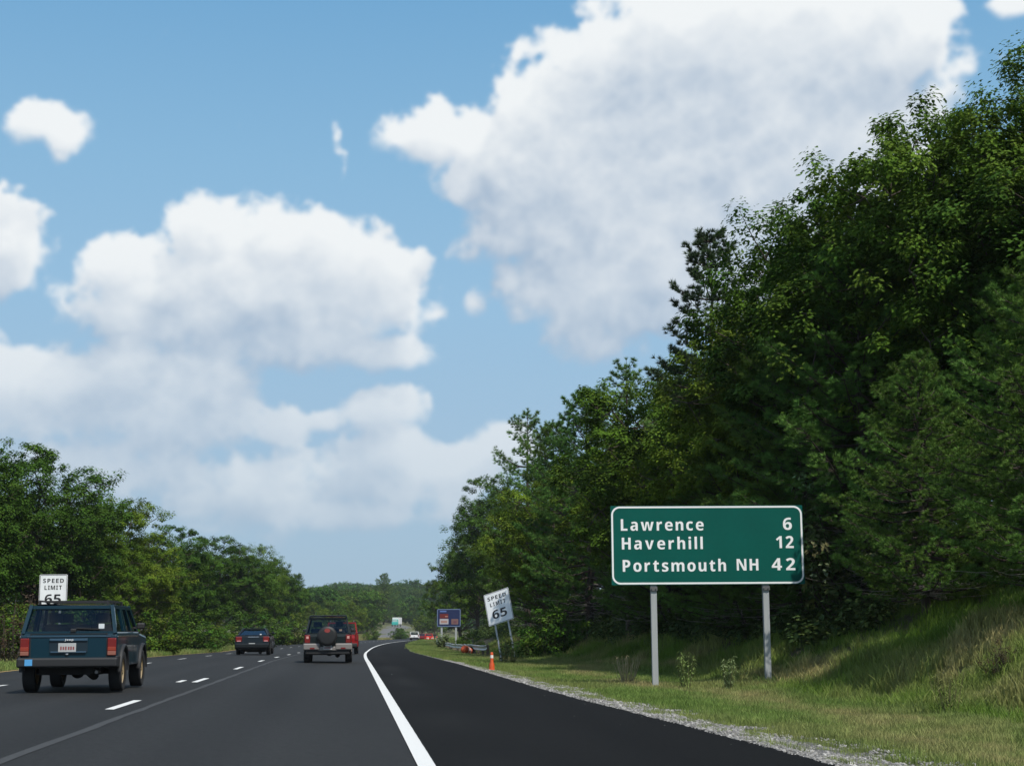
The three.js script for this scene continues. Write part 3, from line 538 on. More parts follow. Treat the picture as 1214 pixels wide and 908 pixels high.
// weeds one can tell apart
function weed(seed, H, o) {
  const R = rng(seed), Lv = new Leaves(), wood = [];
  for (let k = 0; k < o.stems; k++) {
    const a = R() * 6.28, r = H * o.spread * Math.sqrt(R()), e = V(Math.cos(a) * r, H * (0.65 + R() * 0.35), Math.sin(a) * r), pts = limbPts(R, V(e.x * 0.25, -0.05, e.z * 0.25), e, 4, 0.05); wood.push(tube(pts, [0.012, 0.010, 0.008, 0.006, 0.003], 4));
    for (let j = 0; j < o.leaves; j++) { const t = 0.12 + 0.88 * R(), p = pts[0].clone().lerp(e, t), v = unit(R), tt = 0.75 + R() * 0.5; Lv.leaf(p.x + v[0] * o.L * 0.5, p.y + 0.03, p.z + v[2] * o.L * 0.5, v[0] * 0.6, 0.8, v[2] * 0.6, v[0], 0.7, v[2], o.L * (0.6 + R() * 0.6), o.L * o.w, ...o.c.map((x) => x * tt)); }
  }
  return { leaves: Lv.build(), stem: mergeGeometries(wood) };
}
const weedStem = std(0.13, 0.13, 0.05, 0.9);
function putWeed(px, d, H, o, seed, label) { const p = at(px, 748, d), w = weed(seed, H, o), t = thing('weed', label, 'plant', [p.x, ground(p.x, d), -d], 0); part('stem', w.stem, o.stemMat ?? weedStem, t); part('foliage', w.leaves, leafMat, t); }
putWeed(811, 37.3, 0.95, { stems: 9, spread: 0.34, leaves: 60, L: 0.13, w: 0.15, c: [0.20, 0.28, 0.085] }, 101, 'tall spindly weed beside the town names post of the green sign');
putWeed(862, 37.0, 0.85, { stems: 11, spread: 0.24, leaves: 70, L: 0.11, w: 0.19, c: [0.26, 0.33, 0.15] }, 102, 'pale bushy weed midway between the green sign posts');
putWeed(742, 40, 0.75, { stems: 34, spread: 0.5, leaves: 6, L: 0.14, w: 0.12, c: [0.40, 0.33, 0.19], stemMat: std(0.40, 0.33, 0.19, 0.9) }, 103, 'clump of dry tan stalks short of the green sign');
putWeed(596, 64.5, 1.3, { stems: 14, spread: 0.32, leaves: 30, L: 0.16, w: 0.3, c: [0.12, 0.17, 0.07] }, 104, 'tall grey green weeds between the posts of the tilted sign');
putWeed(606, 63, 1.0, { stems: 12, spread: 0.4, leaves: 26, L: 0.15, w: 0.3, c: [0.11, 0.17, 0.05] }, 105, 'weeds at the foot of the tilted sign posts');
putWeed(1122, 25, 0.8, { stems: 16, spread: 0.4, leaves: 14, L: 0.14, w: 0.16, c: [0.16, 0.18, 0.06] }, 106, 'leaning weed stalks low on the grass bank');
putWeed(523, 150, 1.6, { stems: 20, spread: 0.5, leaves: 40, L: 0.4, w: 0.3, c: [0.15, 0.20, 0.08] }, 107, 'pale weeds growing below the blue service sign');

// ------------------------------------------------------------------ signs
const font = await new FontLoader().loadAsync('fonts/droid/droid_sans_bold.typeface.json');
function lettering(str, cap, x0, x1, y0, z, most = 0.34, f = font) {               // letters with the given cap height, spread between x0 and x1, standing on y0
  const ref = new THREE.ShapeGeometry(f.generateShapes('H', 1)); ref.computeBoundingBox(); const parts = [], size = cap / ref.boundingBox.max.y, glyphs = [];
  for (const ch of str) { if (ch === ' ') { glyphs.push(null); continue; } const g = new THREE.ShapeGeometry(f.generateShapes(ch, size), 6); g.computeBoundingBox(); glyphs.push(g); }
  const w = glyphs.map((g) => (g ? g.boundingBox.max.x - g.boundingBox.min.x : cap * 0.3)), sum = w.reduce((a, b) => a + b, 0), want = x1 - x0;
  let sq = 1, gap = str.length > 1 ? (want - sum) / (str.length - 1) : 0; if (gap < cap * 0.20 && str.length > 1) { gap = cap * 0.20; sq = (want - gap * (str.length - 1)) / sum; }
  if (str.length === 1) sq = want / sum; else if (gap > cap * most) { gap = cap * most; sq = Math.min(1.4, (want - gap * (str.length - 1)) / sum); gap = (want - sum * sq) / (str.length - 1); }
  let x = x0;
  glyphs.forEach((g, i) => { if (g) parts.push(g.translate(-g.boundingBox.min.x, 0, 0).scale(sq, 1, 1).translate(x, y0, z)); x += w[i] * sq + gap; });
  return mergeGeometries(parts);
}
function roundRect(w, h, r) { const s = new THREE.Shape(), x = -w / 2, y = -h / 2; s.moveTo(x + r, y); s.lineTo(x + w - r, y); s.absarc(x + w - r, y + r, r, -Math.PI / 2, 0); s.lineTo(x + w, y + h - r); s.absarc(x + w - r, y + h - r, r, 0, Math.PI / 2); s.lineTo(x + r, y + h); s.absarc(x + r, y + h - r, r, Math.PI / 2, Math.PI); s.lineTo(x, y + r); s.absarc(x + r, y + r, r, Math.PI, Math.PI * 1.5); return s; }
function ring(w, h, r, t, z) { const s = roundRect(w, h, r); s.holes.push(roundRect(w - 2 * t, h - 2 * t, Math.max(0.005, r - t))); return new THREE.ShapeGeometry(s, 8).translate(0, 0, z); }
function panelGeo(w, h, r, t) { return new THREE.ExtrudeGeometry(roundRect(w, h, r), { depth: t, bevelEnabled: false, curveSegments: 6 }).translate(0, 0, -t); }
const sheetTex = noiseTexture(512, (u, v) => 0.93 + 0.05 * tn(u, v, 5) + 0.03 * tn(u, v, 40, 2) + (Math.random() - 0.5) * 0.03);
const steel = std(0.42, 0.44, 0.44, 0.55, { metalness: 0.35, map: sheetTex }), white = std(0.80, 0.81, 0.80, 0.45), black = std(0.012, 0.012, 0.013, 0.5), alu = std(0.5, 0.51, 0.52, 0.5, { metalness: 0.5 });
{ // the big green distance sign
  const d = 38, k = d / FPX, W = 228.5 * k, H = 93 * k, c = at(839, 646, d), t = thing('distance_sign', 'wide green highway sign listing three towns and their mileages on two steel posts', 'sign', [c.x, 0, -d], 0.03);
  const s = new THREE.Group(); const cy = c.y;
  const green = phys(0.001, 0.090, 0.070, 0.5, { specularIntensity: 0.3, map: clone(sheetTex, 0.2) });
  const back = panelGeo(W, H, 0.02, 0.012).translate(0, cy, 0); part('panel', back, green, t);
  part('border', ring(W - 0.03, H - 0.03, 0.21, 0.043, 0.004).translate(0, cy, 0), white, t);
  const X = (px) => (px - 838.5) * k, Y = (py, px) => cy + (646 - py) * k - (px - 838.5) * k * 0.0085;
  for (const [str, x0, x1, base, cap] of [['Lawrence', 736.2, 834.5, 629.2, 13.6], ['Haverhill', 737, 833, 651.2, 13.8], ['Portsmouth', 737.6, 859.8, 677.2, 13.8], ['NH', 872.5, 898.2, 675.8, 13.6], ['6', 929, 939.6, 627.8, 14.2], ['12', 920, 941, 649.4, 14.2], ['42', 914, 942, 675.4, 14.2]])
    part('lettering', lettering(str, cap * k, X(x0), X(x1), Y(base, (x0 + x1) / 2), 0.005), white, t);
  for (const px of [774, 906.8]) {
    const x = X(px), gy = ground(c.x + x, d), top = cy - H / 2 + 0.25;
    const pg = [box(0.14, top - gy + 0.5, 0.012, x, (top + gy - 0.5) / 2, -0.06), box(0.14, top - gy + 0.5, 0.012, x, (top + gy - 0.5) / 2, -0.2), box(0.012, top - gy + 0.5, 0.128, x, (top + gy - 0.5) / 2, -0.13)];
    const post = part('post', pg, steel, t);
    part('clamp', [box(0.17, 0.10, 0.04, x, cy - H / 2 - 0.09, -0.035), ...[-0.05, 0.05].map((o) => new THREE.CylinderGeometry(0.015, 0.015, 0.05, 8).rotateX(Math.PI / 2).translate(x + o, cy - H / 2 - 0.09, -0.01))], std(0.10, 0.10, 0.10, 0.6), post);
  }
  part('stiffener', [-0.3, 0, 0.3].map((f) => box(W - 0.1, 0.06, 0.04, 0, cy + f * H, -0.034)), alu, t);
}
function speedSign(label, place, W, H, postLen, tilt) {
  const t = thing('speed_limit_sign', label, 'sign', place, 0);
  const inner = tilt ?? new THREE.Matrix4(), ap = (g) => g.applyMatrix4(inner), cap = H * 0.118;
  part('panel', ap(panelGeo(W, H, 0.045, 0.008)), std(0.86, 0.88, 0.88, 0.45, { map: clone(sheetTex, 0.5) }), t);
  part('border', ap(ring(W - 0.03, H - 0.03, 0.04, 0.018, 0.003)), black, t);
  part('lettering', ap(lettering('SPEED', cap, -W * 0.37, W * 0.37, H * 0.265, 0.004)), black, t);
  part('lettering', ap(lettering('LIMIT', cap, -W * 0.31, W * 0.31, H * 0.07, 0.004)), black, t);
  part('lettering', ap(lettering('65', H * 0.265, -W * 0.29, W * 0.29, -H * 0.325, 0.004, 0.16)), black, t);
  for (const s of [-1, 1]) part('post', ap(box(0.07, postLen + H * 0.8, 0.035, s * W * 0.26, -H * 0.1 - (postLen) / 2, -0.03)), steel, t);
  return t;
}
{
  const d1 = 57, c = at(62.3, 702, d1), W = 33 * d1 / FPX, H = W * 1.25;
  speedSign('upright white speed limit sign of sixty five partly hidden by the blue wagon', [c.x, c.y, -d1], W, H, c.y - H / 2 - ground(c.x, d1) + 0.3);
  const d2 = 66, W2 = 30.6 * d2 / FPX / Math.cos(0.42), H2 = 37.3 * d2 / FPX / Math.cos(0.26), c2 = at(591, 719.5, d2);
  const M = new THREE.Matrix4().makeRotationZ(0.305).multiply(new THREE.Matrix4().makeRotationY(-0.42)).multiply(new THREE.Matrix4().makeRotationX(-0.30));
  speedSign('crooked white speed limit sign of sixty five leaning over on two bent back posts', [c2.x, c2.y, -d2], W2, H2, 1.55, M);
}
{ // blue services sign
  const d = 165, k = d / FPX, c = at(532, 732.5, d), W = 28 * k, H = 21 * k, t = thing('service_sign', 'blue roadside services sign with coloured logo plates near the wood end', 'sign', [c.x, 0, -d], 0.05), cy = c.y;
  part('panel', panelGeo(W, H, 0.1, 0.03).translate(0, cy, 0), std(0.005, 0.015, 0.075, 0.55, { map: clone(sheetTex, 0.3) }), t);
  part('border', ring(W - 0.06, H - 0.06, 0.14, 0.06, 0.006).translate(0, cy, 0), std(0.16, 0.22, 0.32, 0.5), t);
  part('title_strip', box(7.5 * k, 1.6 * k, 0.006, -6.6 * k, cy + 7.6 * k, 0.006), std(0.10, 0.17, 0.42, 0.5), t);
  const plate = (name, x, y, w, h, m) => part(name, panelGeo(w * k, h * k, 0.05, 0.012).translate(x * k, cy + y * k, 0.016), m, t);
  const pl = plate('logo_plate', -5.6, 2.2, 10, 5.2, std(0.13, 0.014, 0.012, 0.5)); part('stripe', box(3.4 * k, 0.8 * k, 0.008, -2.8 * k, cy + 1.6 * k, 0.02), std(0.45, 0.25, 0.2, 0.5), pl);
  const p2 = plate('logo_plate', -5.6, -4.2, 10.4, 6.2, std(0.40, 0.38, 0.40, 0.5)); part('emblem', box(7.4 * k, 2.6 * k, 0.008, -5.6 * k, cy - 4.4 * k, 0.02), std(0.35, 0.20, 0.17, 0.5), p2);
  const p3 = plate('logo_plate', 7, -4.4, 8.2, 6.4, std(0.17, 0.09, 0.085, 0.5)); part('emblem', box(3.6 * k, 2.4 * k, 0.008, 7.2 * k, cy - 4.8 * k, 0.02), std(0.14, 0.05, 0.07, 0.5), p3);
  for (const s of [-0.3, 0.3]) { const x = s * W, gy = ground(c.x + x, d); part('post', box(0.2, cy - gy + 0.5, 0.2, x, (cy + gy - 0.5) / 2, -0.15), steel, t); }
}
// ------------------------------------------------------------------ guard rail, cones, barrels
{
  const t = thing('guard_rail', 'steel guard rail along the verge below the blue service sign', 'guard rail'), ds = range([[90, 2], [230]]), prof = [[0.16, 0.00], [0.14, 0.05], [0.09, 0.05], [0.05, 0.0], [0, 0], [-0.05, 0.0], [-0.09, 0.05], [-0.14, 0.05], [-0.16, 0.0]], P = [], I = [];
  const uR = (d) => 7.0;
  ds.forEach((d, j) => { const x = xe(d) + uR(d), y = ground(x, d) + 0.58; for (const [h, o] of prof) P.push(x - o, y + h, -d); if (j) for (let k = 0; k < 8; k++) { const a = (j - 1) * 9 + k; I.push(a, a + 1, a + 10, a, a + 10, a + 9); } });
  const g = new THREE.BufferGeometry(); g.setAttribute('position', new THREE.Float32BufferAttribute(P, 3)); g.setIndex(I); g.computeVertexNormals();
  part('rail', g, new THREE.MeshStandardMaterial({ color: new THREE.Color().setRGB(0.46, 0.46, 0.44), roughness: 0.5, metalness: 0.4, side: THREE.DoubleSide }), t);
  for (let d = 91; d < 228; d += 3.8) { const x = xe(d) + uR(d) + 0.12, y = ground(x, d); part('post', box(0.15, 1.0, 0.2, x, y + 0.25, -d), std(0.16, 0.13, 0.10, 0.9), t); }
}
const orange = std(0.58, 0.085, 0.018, 0.5), bandW = std(0.75, 0.72, 0.68, 0.5), rubber = std(0.02, 0.02, 0.02, 0.85);
{
  const d = 50.5, p = at(583, 790, d), t = thing('traffic_cone', 'narrow orange traffic cone with pale bands at the shoulder edge by the tilted sign', 'traffic cone', [p.x, ground(p.x, d) + 0.02, -d]); t.scale.set(0.74, 0.85, 0.74);
  part('body', new THREE.LatheGeometry([[0.12, 0.04], [0.11, 0.24], [0.078, 0.27], [0.072, 0.42], [0.062, 0.62], [0.045, 0.66], [0, 0.665]].map(([x, y]) => new THREE.Vector2(x, y)), 20), orange, t);
  part('band', new THREE.CylinderGeometry(0.067, 0.073, 0.11, 20, 1, true).translate(0, 0.50, 0), bandW, t);
  part('base', box(0.25, 0.04, 0.25, 0, 0.02, 0, 0.012), orange, t);
}
function barrel(x, d, label, lying, group) {
  const t = thing('traffic_barrel', label, 'traffic barrel', [x, ground(x, d), -d], lying ? 1.25 : 0, group);
  const rot = (g) => (lying ? g.rotateZ(1.35).translate(0.45, 0.26, 0) : g);
  part('body', rot(new THREE.LatheGeometry([[0.30, 0.05], [0.29, 0.30], [0.27, 0.31], [0.265, 0.58], [0.25, 0.59], [0.245, 0.84], [0.23, 0.85], [0.20, 0.96], [0.05, 1.0], [0, 1.0]].map(([a, b]) => new THREE.Vector2(a, b)), 20)), orange, t);
  for (const y of [0.40, 0.70]) part('band', rot(new THREE.CylinderGeometry(0.272, 0.276, 0.12, 20, 1, true).translate(0, y, 0)), bandW, t);
  part('base', rot(new THREE.TorusGeometry(0.34, 0.05, 8, 24).rotateX(Math.PI / 2).translate(0, 0.05, 0)), rubber, t);
}
{ const p = at(553, 770, 100); barrel(p.x, 100, 'orange traffic barrel slumped against the guard rail', true); }
for (const [d, u, label] of [[292, 4.4, 'orange barrel standing at the shoulder just past the red cars'], [306, 4.9, 'second orange barrel beyond the red cars, deeper along the shoulder'], [322, 5.3, 'last small orange barrel at the road bend']]) barrel(xe(d) + u, d, label, false);

// ------------------------------------------------------------------ vehicles
const tyreGeo = new THREE.LatheGeometry([[0.62, -0.42], [0.86, -0.5], [0.96, -0.46], [1, -0.36], [1, 0.36], [0.96, 0.46], [0.86, 0.5], [0.62, 0.42]].map(([r, y]) => new THREE.Vector2(r, y)), 28).rotateZ(-Math.PI / 2);
const rimGeo = mergeGeometries([new THREE.LatheGeometry([[0, 0.30], [0.16, 0.32], [0.18, 0.22], [0.40, 0.16], [0.52, 0.18], [0.60, 0.36], [0.63, 0.40], [0.63, -0.4]].map(([r, y]) => new THREE.Vector2(r, y)), 28).rotateZ(-Math.PI / 2).toNonIndexed(), ...Array.from({ length: 5 }, (_, k) => new THREE.BoxGeometry(0.14, 0.46, 0.16).translate(0.26, 0.36, 0).rotateX(k * 1.2566).toNonIndexed())]);
const tyreMat = std(0.016, 0.016, 0.017, 0.85), glassDark = phys(0.60, 0.64, 0.65, 0.03, { transmission: 1, thickness: 0 }), trim = std(0.015, 0.015, 0.016, 0.6), redLens = phys(0.16, 0.010, 0.008, 0.25, { clearcoat: 0.4 }), amberLens = phys(0.26, 0.035, 0.016, 0.3, { clearcoat: 0.4 }), clearLens = phys(0.26, 0.10, 0.07, 0.3, { clearcoat: 0.4 }), chrome = std(0.65, 0.66, 0.67, 0.18, { metalness: 0.9 }), cloth = std(0.05, 0.05, 0.055, 0.95), under = std(0.014, 0.014, 0.014, 0.9), plateMat = std(0.40, 0.41, 0.41, 0.5), plateInk = std(0.24, 0.06, 0.06, 0.6);
const carAxis = new THREE.Matrix4().makeBasis(V(0, 0, -1), V(0, 1, 0), V(1, 0, 0));
function plate4(a, b, c, d) { const g = new THREE.BufferGeometry(); g.setAttribute('position', new THREE.Float32BufferAttribute([...a, ...b, ...c, ...d].flatMap((v) => v.toArray ? v.toArray() : v), 3)); g.setAttribute('uv', new THREE.Float32BufferAttribute([0, 0, 1, 0, 1, 1, 0, 1], 2)); g.setIndex([0, 1, 2, 0, 2, 3]); g.computeVertexNormals(); return g; }
const paintOf = (r, g, b) => phys(r, g, b, 0.4, { clearcoat: 0.6, clearcoatRoughness: 0.05, specularIntensity: 0.25 });
// side outline s = metres ahead of the rear bumper; forward is -z
function car(name, label, category, pos, turn, o, group) {
  const t = thing(name, label, category, pos, turn, group), body = o.paint, W = o.W;
  const sh = new THREE.Shape(), r = o.arch, yB = o.sill, wy = o.tyre, a0 = Math.asin(clamp((yB - wy) / r, -1, 1)), dx = Math.cos(a0) * r;
  sh.moveTo(o.rear[0][0], yB);
  for (const ax of [o.ax1, o.ax2]) { sh.lineTo(ax - dx, yB); sh.absarc(ax, wy, r, Math.PI - a0, a0, true); }
  sh.lineTo(o.front[o.front.length - 1][0], yB);
  for (const p of [...o.front].reverse()) sh.lineTo(...p);
  for (const p of o.belt) sh.lineTo(...p);
  for (const p of [...o.rear].reverse()) sh.lineTo(...p);
  const bv = o.bevel ?? 0.05, eg = new THREE.ExtrudeGeometry(sh, { depth: W - 2 * bv, bevelEnabled: true, bevelThickness: bv, bevelSize: bv, bevelOffset: -bv, bevelSegments: 3, curveSegments: 10 }).translate(0, 0, bv - W / 2).applyMatrix4(carAxis);
  const bodyM = part('body', eg, body, t);
  part('underbody', [box(W * 0.62, 0.22, o.L * 0.86, 0, yB - 0.02, -o.L / 2), box(W * 0.9, 0.25, o.ax2 - o.ax1 - 2 * r - 0.05, 0, yB + 0.16, -(o.ax1 + o.ax2) / 2), new THREE.CylinderGeometry(0.05, 0.05, W * 0.8, 8).rotateZ(Math.PI / 2).translate(0, wy, -o.ax1), new THREE.SphereGeometry(0.13, 10, 8).translate(0.05, wy, -o.ax1), new THREE.CylinderGeometry(0.09, 0.09, 0.6, 10).rotateX(1.4).translate(0.35, yB - 0.1, -o.ax1 + 0.35)], under, t);
  // greenhouse
  const G = o.gh, yb0 = G.y0, yr = G.y1, B = (f, s) => V(s * lerp(G.wb, G.wbf ?? G.wb, f), yb0, -lerp(G.zb0, G.zb1, f)), Rf = (f, s) => V(s * lerp(G.wr, G.wrf ?? G.wr, f), yr - 0.035, -lerp(G.zr0, G.zr1, f));
  const pil = [], add = (p, q, w, th) => pil.push(beam(p, q, w, th, V(1, 0, 0)));
  for (const s of [-1, 1]) { for (const f of G.pillars) add(B(f, s).add(V(0, -0.03, 0)), Rf(f, s).add(V(0, 0.02, 0)), f === 0 ? G.pw ?? 0.12 : 0.07, 0.06); add(Rf(0, s), Rf(1, s), 0.06, 0.07); add(B(0, s), B(1, s), 0.05, 0.05); }
  for (const f of [0, 1]) { pil.push(beam(Rf(f, -1), Rf(f, 1), 0.08, 0.06)); pil.push(beam(B(f, -1), B(f, 1), 0.06, 0.05)); }
  part('window_frame', pil, G.frameMat ?? body, t);
  { // roof: gently domed slab
    const P = [], I = [], n = 8, e = 0.02; for (let j = 0; j <= n; j++) for (let i = 0; i <= n; i++) { const f = j / n, s = i / n * 2 - 1, p = Rf(f, 1), ww = p.x + e, dome = 0.05 * (1 - s * s * s * s) * (0.75 + 0.25 * Math.sin(f * Math.PI)) - (Math.abs(s) > 0.99 ? 0.015 : 0); P.push(ww * s, p.y + 0.03 + dome, p.z + (f === 0 ? 0.03 : f === 1 ? -0.03 : 0) + (G.bow ?? 0) * (1 - s * s) * (1 - f)); }
    for (let j = 0; j < n; j++) for (let i = 0; i < n; i++) { const a = j * (n + 1) + i; I.push(a, a + 1, a + n + 2, a, a + n + 2, a + n + 1); }
    const g = new THREE.BufferGeometry(); g.setAttribute('position', new THREE.Float32BufferAttribute(P, 3)); g.setIndex(I); g.computeVertexNormals();
    const low = box(2 * G.wr - 0.02, 0.03, G.zr1 - G.zr0, 0, yr - 0.02, -(G.zr0 + G.zr1) / 2);
    part('roof', [g, low], body, t);
  }
  const gl = o.glass ?? glassDark, inset = 0.012;
  part('rear_window', plate4(B(0, -1).add(V(0.06, 0.02, inset)), B(0, 1).add(V(-0.06, 0.02, inset)), Rf(0, 1).add(V(-0.05, -0.02, inset)), Rf(0, -1).add(V(0.05, -0.02, inset))), gl, t);
  part('windscreen', plate4(B(1, 1), B(1, -1), Rf(1, -1), Rf(1, 1)), gl, t);
  for (const s of [-1, 1]) for (let k = 0; k < G.pillars.length - 1; k++) { const f0 = G.pillars[k], f1 = G.pillars[k + 1]; part('side_window', plate4(B(f0, s), B(f1, s), Rf(f1, s), Rf(f0, s)), gl, t); }
  // seats
  const seat = []; for (const [z, xs] of [[lerp(G.zb0, G.zb1, 0.36), [-0.42, 0, 0.42]], [lerp(G.zb0, G.zb1, 0.64), [-0.38, 0.38]]]) for (const x of xs) { const hh = yr - yb0 - 0.1; seat.push(box(0.46, 0.45 + hh * 0.4, 0.16, x, yb0 - 0.225 + hh * 0.2, -z, 0.06)); if (x) seat.push(box(0.26, Math.min(0.2, hh * 0.45), 0.10, x, yb0 + hh * 0.7, -z, 0.04)); }
  part('seat', seat, cloth, t);
  // wheels
  for (const ax of [o.ax1, o.ax2]) for (const s of [-1, 1]) {
    const w = new THREE.Group(); w.name = 'wheel'; t.add(w); w.position.set(s * (W / 2 - o.tw / 2 + (o.poke ?? 0)), wy, -ax); w.rotation.x = ax; if (s < 0) w.rotation.y = Math.PI;
    const sc = (g) => { const c = g.clone(); return c.scale(o.tw, wy, wy); };
    part('tyre', sc(tyreGeo), tyreMat, w); part('rim', sc(rimGeo).scale(0.98, 1, 1), o.rim, w);
  }
  if (o.mirrors) for (const s of [-1, 1]) part('wing_mirror', [box(0.16, 0.12, 0.09, s * (G.wb + 0.11), yb0 + 0.12, -G.zb1 + 0.30, 0.03), box(0.1, 0.04, 0.05, s * (G.wb + 0.02), yb0 + 0.09, -G.zb1 + 0.30)], o.mirrorMat ?? trim, t);
  // number plate
  const [plx, ply, plz] = o.plate, plt = part('number_plate', box(0.31, 0.155, 0.012, plx, ply, plz, 0.005), plateMat, t);
  part('plate_print', [-0.105, -0.062, -0.02, 0.03, 0.07, 0.112].map((x, i) => box(0.026, 0.062 - (i % 2) * 0.008, 0.004, plx + x, ply - 0.01, plz + 0.007)), plateInk, plt);
  return t;
}
const posOf = (px, d) => { const p = at(px, 748, d); return [p.x, roadY(p.x, d) + 0.012, -d]; };
const turnOf = (d) => Math.atan(-slope(d));
{ // blue boxy off-road wagon
  const d = 27.9, goldRim = std(0.50, 0.38, 0.22, 0.4, { metalness: 0.5 });
  const t = car('wagon', 'dark teal boxy off-road wagon with roof rack and gold wheels in the middle lane', 'suv', posOf(80, d), turnOf(d), {
    paint: paintOf(0.003, 0.025, 0.042), W: 1.69, L: 4.2, sill: 0.44, tyre: 0.36, tw: 0.235, arch: 0.45, ax1: 0.86, ax2: 3.44, poke: 0.03, bevel: 0.04, rim: goldRim, mirrors: true,
    rear: [[0.12, 0.44], [0.12, 0.98], [0.15, 1.06]], belt: [[2.95, 1.06]], front: [[3.02, 1.04], [4.02, 0.98], [4.10, 0.92], [4.12, 0.5]],
    gh: { y0: 1.05, y1: 1.535, wb: 0.80, wr: 0.705, zb0: 0.17, zb1: 3.0, zr0: 0.36, zr1: 2.36, pillars: [0, 0.34, 0.42, 0.68, 1], pw: 0.12 }, plate: [-0.02, 0.79, -0.085],
  });
  const dark = std(0.013, 0.014, 0.016, 0.65);
  part('bumper', [box(1.74, 0.17, 0.16, 0, 0.53, -0.05, 0.04), box(0.05, 0.2, 0.62, 0.835, 0.54, -0.40, 0.02), box(0.05, 0.2, 0.62, -0.835, 0.54, -0.40, 0.02)], dark, t);
  for (const s of [-1, 1]) {
    const l = part('tail_light', box(0.155, 0.31, 0.05, s * 0.755, 0.80, -0.10, 0.015), redLens, t);
    part('reverse_lens', box(0.145, 0.07, 0.03, s * 0.755, 0.69, -0.085, 0.008), clearLens, l);
    part('turn_lens', box(0.145, 0.07, 0.03, s * 0.755, 0.765, -0.085, 0.008), amberLens, l);
    for (const ax of [0.86, 3.44]) { const g = new THREE.TorusGeometry(0.455, 0.032, 8, 20, Math.PI).scale(1, 1, 1.6).rotateY(Math.PI / 2).translate(s * 0.85, 0.36, -ax); part('wheel_flare', g, dark, t); }
    part('belt_trim', box(0.012, 0.02, 2.7, s * 0.848, 0.985, -1.5), chrome, t);
    part('door_handle', box(0.02, 0.03, 0.16, s * 0.85, 0.90, -1.35), trim, t);
    part('door_gap', [1.30, 2.18, 3.0].map((z) => box(0.006, 0.5, 0.012, s * 0.845, 0.78, -z)), trim, t);
  }
  part('tailgate_trim', [box(1.45, 0.018, 0.012, 0, 0.985, -0.112), box(0.62, 0.028, 0.03, 0, 0.71, -0.10, 0.008), box(0.66, 0.045, 0.03, 0, 0.925, -0.10, 0.01)], std(0.05, 0.10, 0.15, 0.3, { metalness: 0.4 }), t);
  part('plate_recess', box(0.66, 0.20, 0.008, 0, 0.81, -0.114), std(0.004, 0.016, 0.026, 0.5), t);
  part('badge', lettering('Jeep', 0.034, -0.065, 0.085, 0.912, -0.082), std(0.7, 0.7, 0.7, 0.5), t);
  part('tailgate_gap', [box(0.012, 0.5, 0.006, -0.66, 0.80, -0.117), box(0.012, 0.5, 0.006, 0.66, 0.80, -0.117), box(1.34, 0.012, 0.006, 0, 1.03, -0.128)], trim, t);
  const rk = [box(0.03, 0.03, 1.7, -0.60, 1.615, -1.35), box(0.03, 0.03, 1.7, 0.60, 1.615, -1.35)]; for (const z of [0.52, 1.3, 2.18]) { rk.push(box(1.2, 0.02, 0.035, 0, 1.612, -z)); for (const s of [-0.6, 0.6]) rk.push(box(0.04, 0.08, 0.06, s, 1.58, -z)); } part('roof_rack', rk, trim, t);
  part('rear_wiper', [beam(V(0.12, 1.13, -0.15), V(0.52, 1.11, -0.15), 0.02, 0.02), box(0.10, 0.06, 0.05, 0.07, 1.09, -0.14, 0.015)], trim, t);
  part('bumper_sticker', box(0.13, 0.11, 0.004, -0.655, 0.535, 0.032), std(0.08, 0.32, 0.62, 0.5), t);
  part('window_sticker', box(0.10, 0.09, 0.004, 0.55, 1.16, -0.185), std(0.62, 0.66, 0.68, 0.5), t);
  part('latch', box(0.05, 0.03, 0.03, -0.02, 0.675, -0.105, 0.008), chrome, t);
  part('tailpipe', new THREE.CylinderGeometry(0.03, 0.03, 0.3, 10).rotateX(Math.PI / 2).translate(0.5, 0.36, -0.25), std(0.2, 0.19, 0.18, 0.5, { metalness: 0.6 }), t);
}
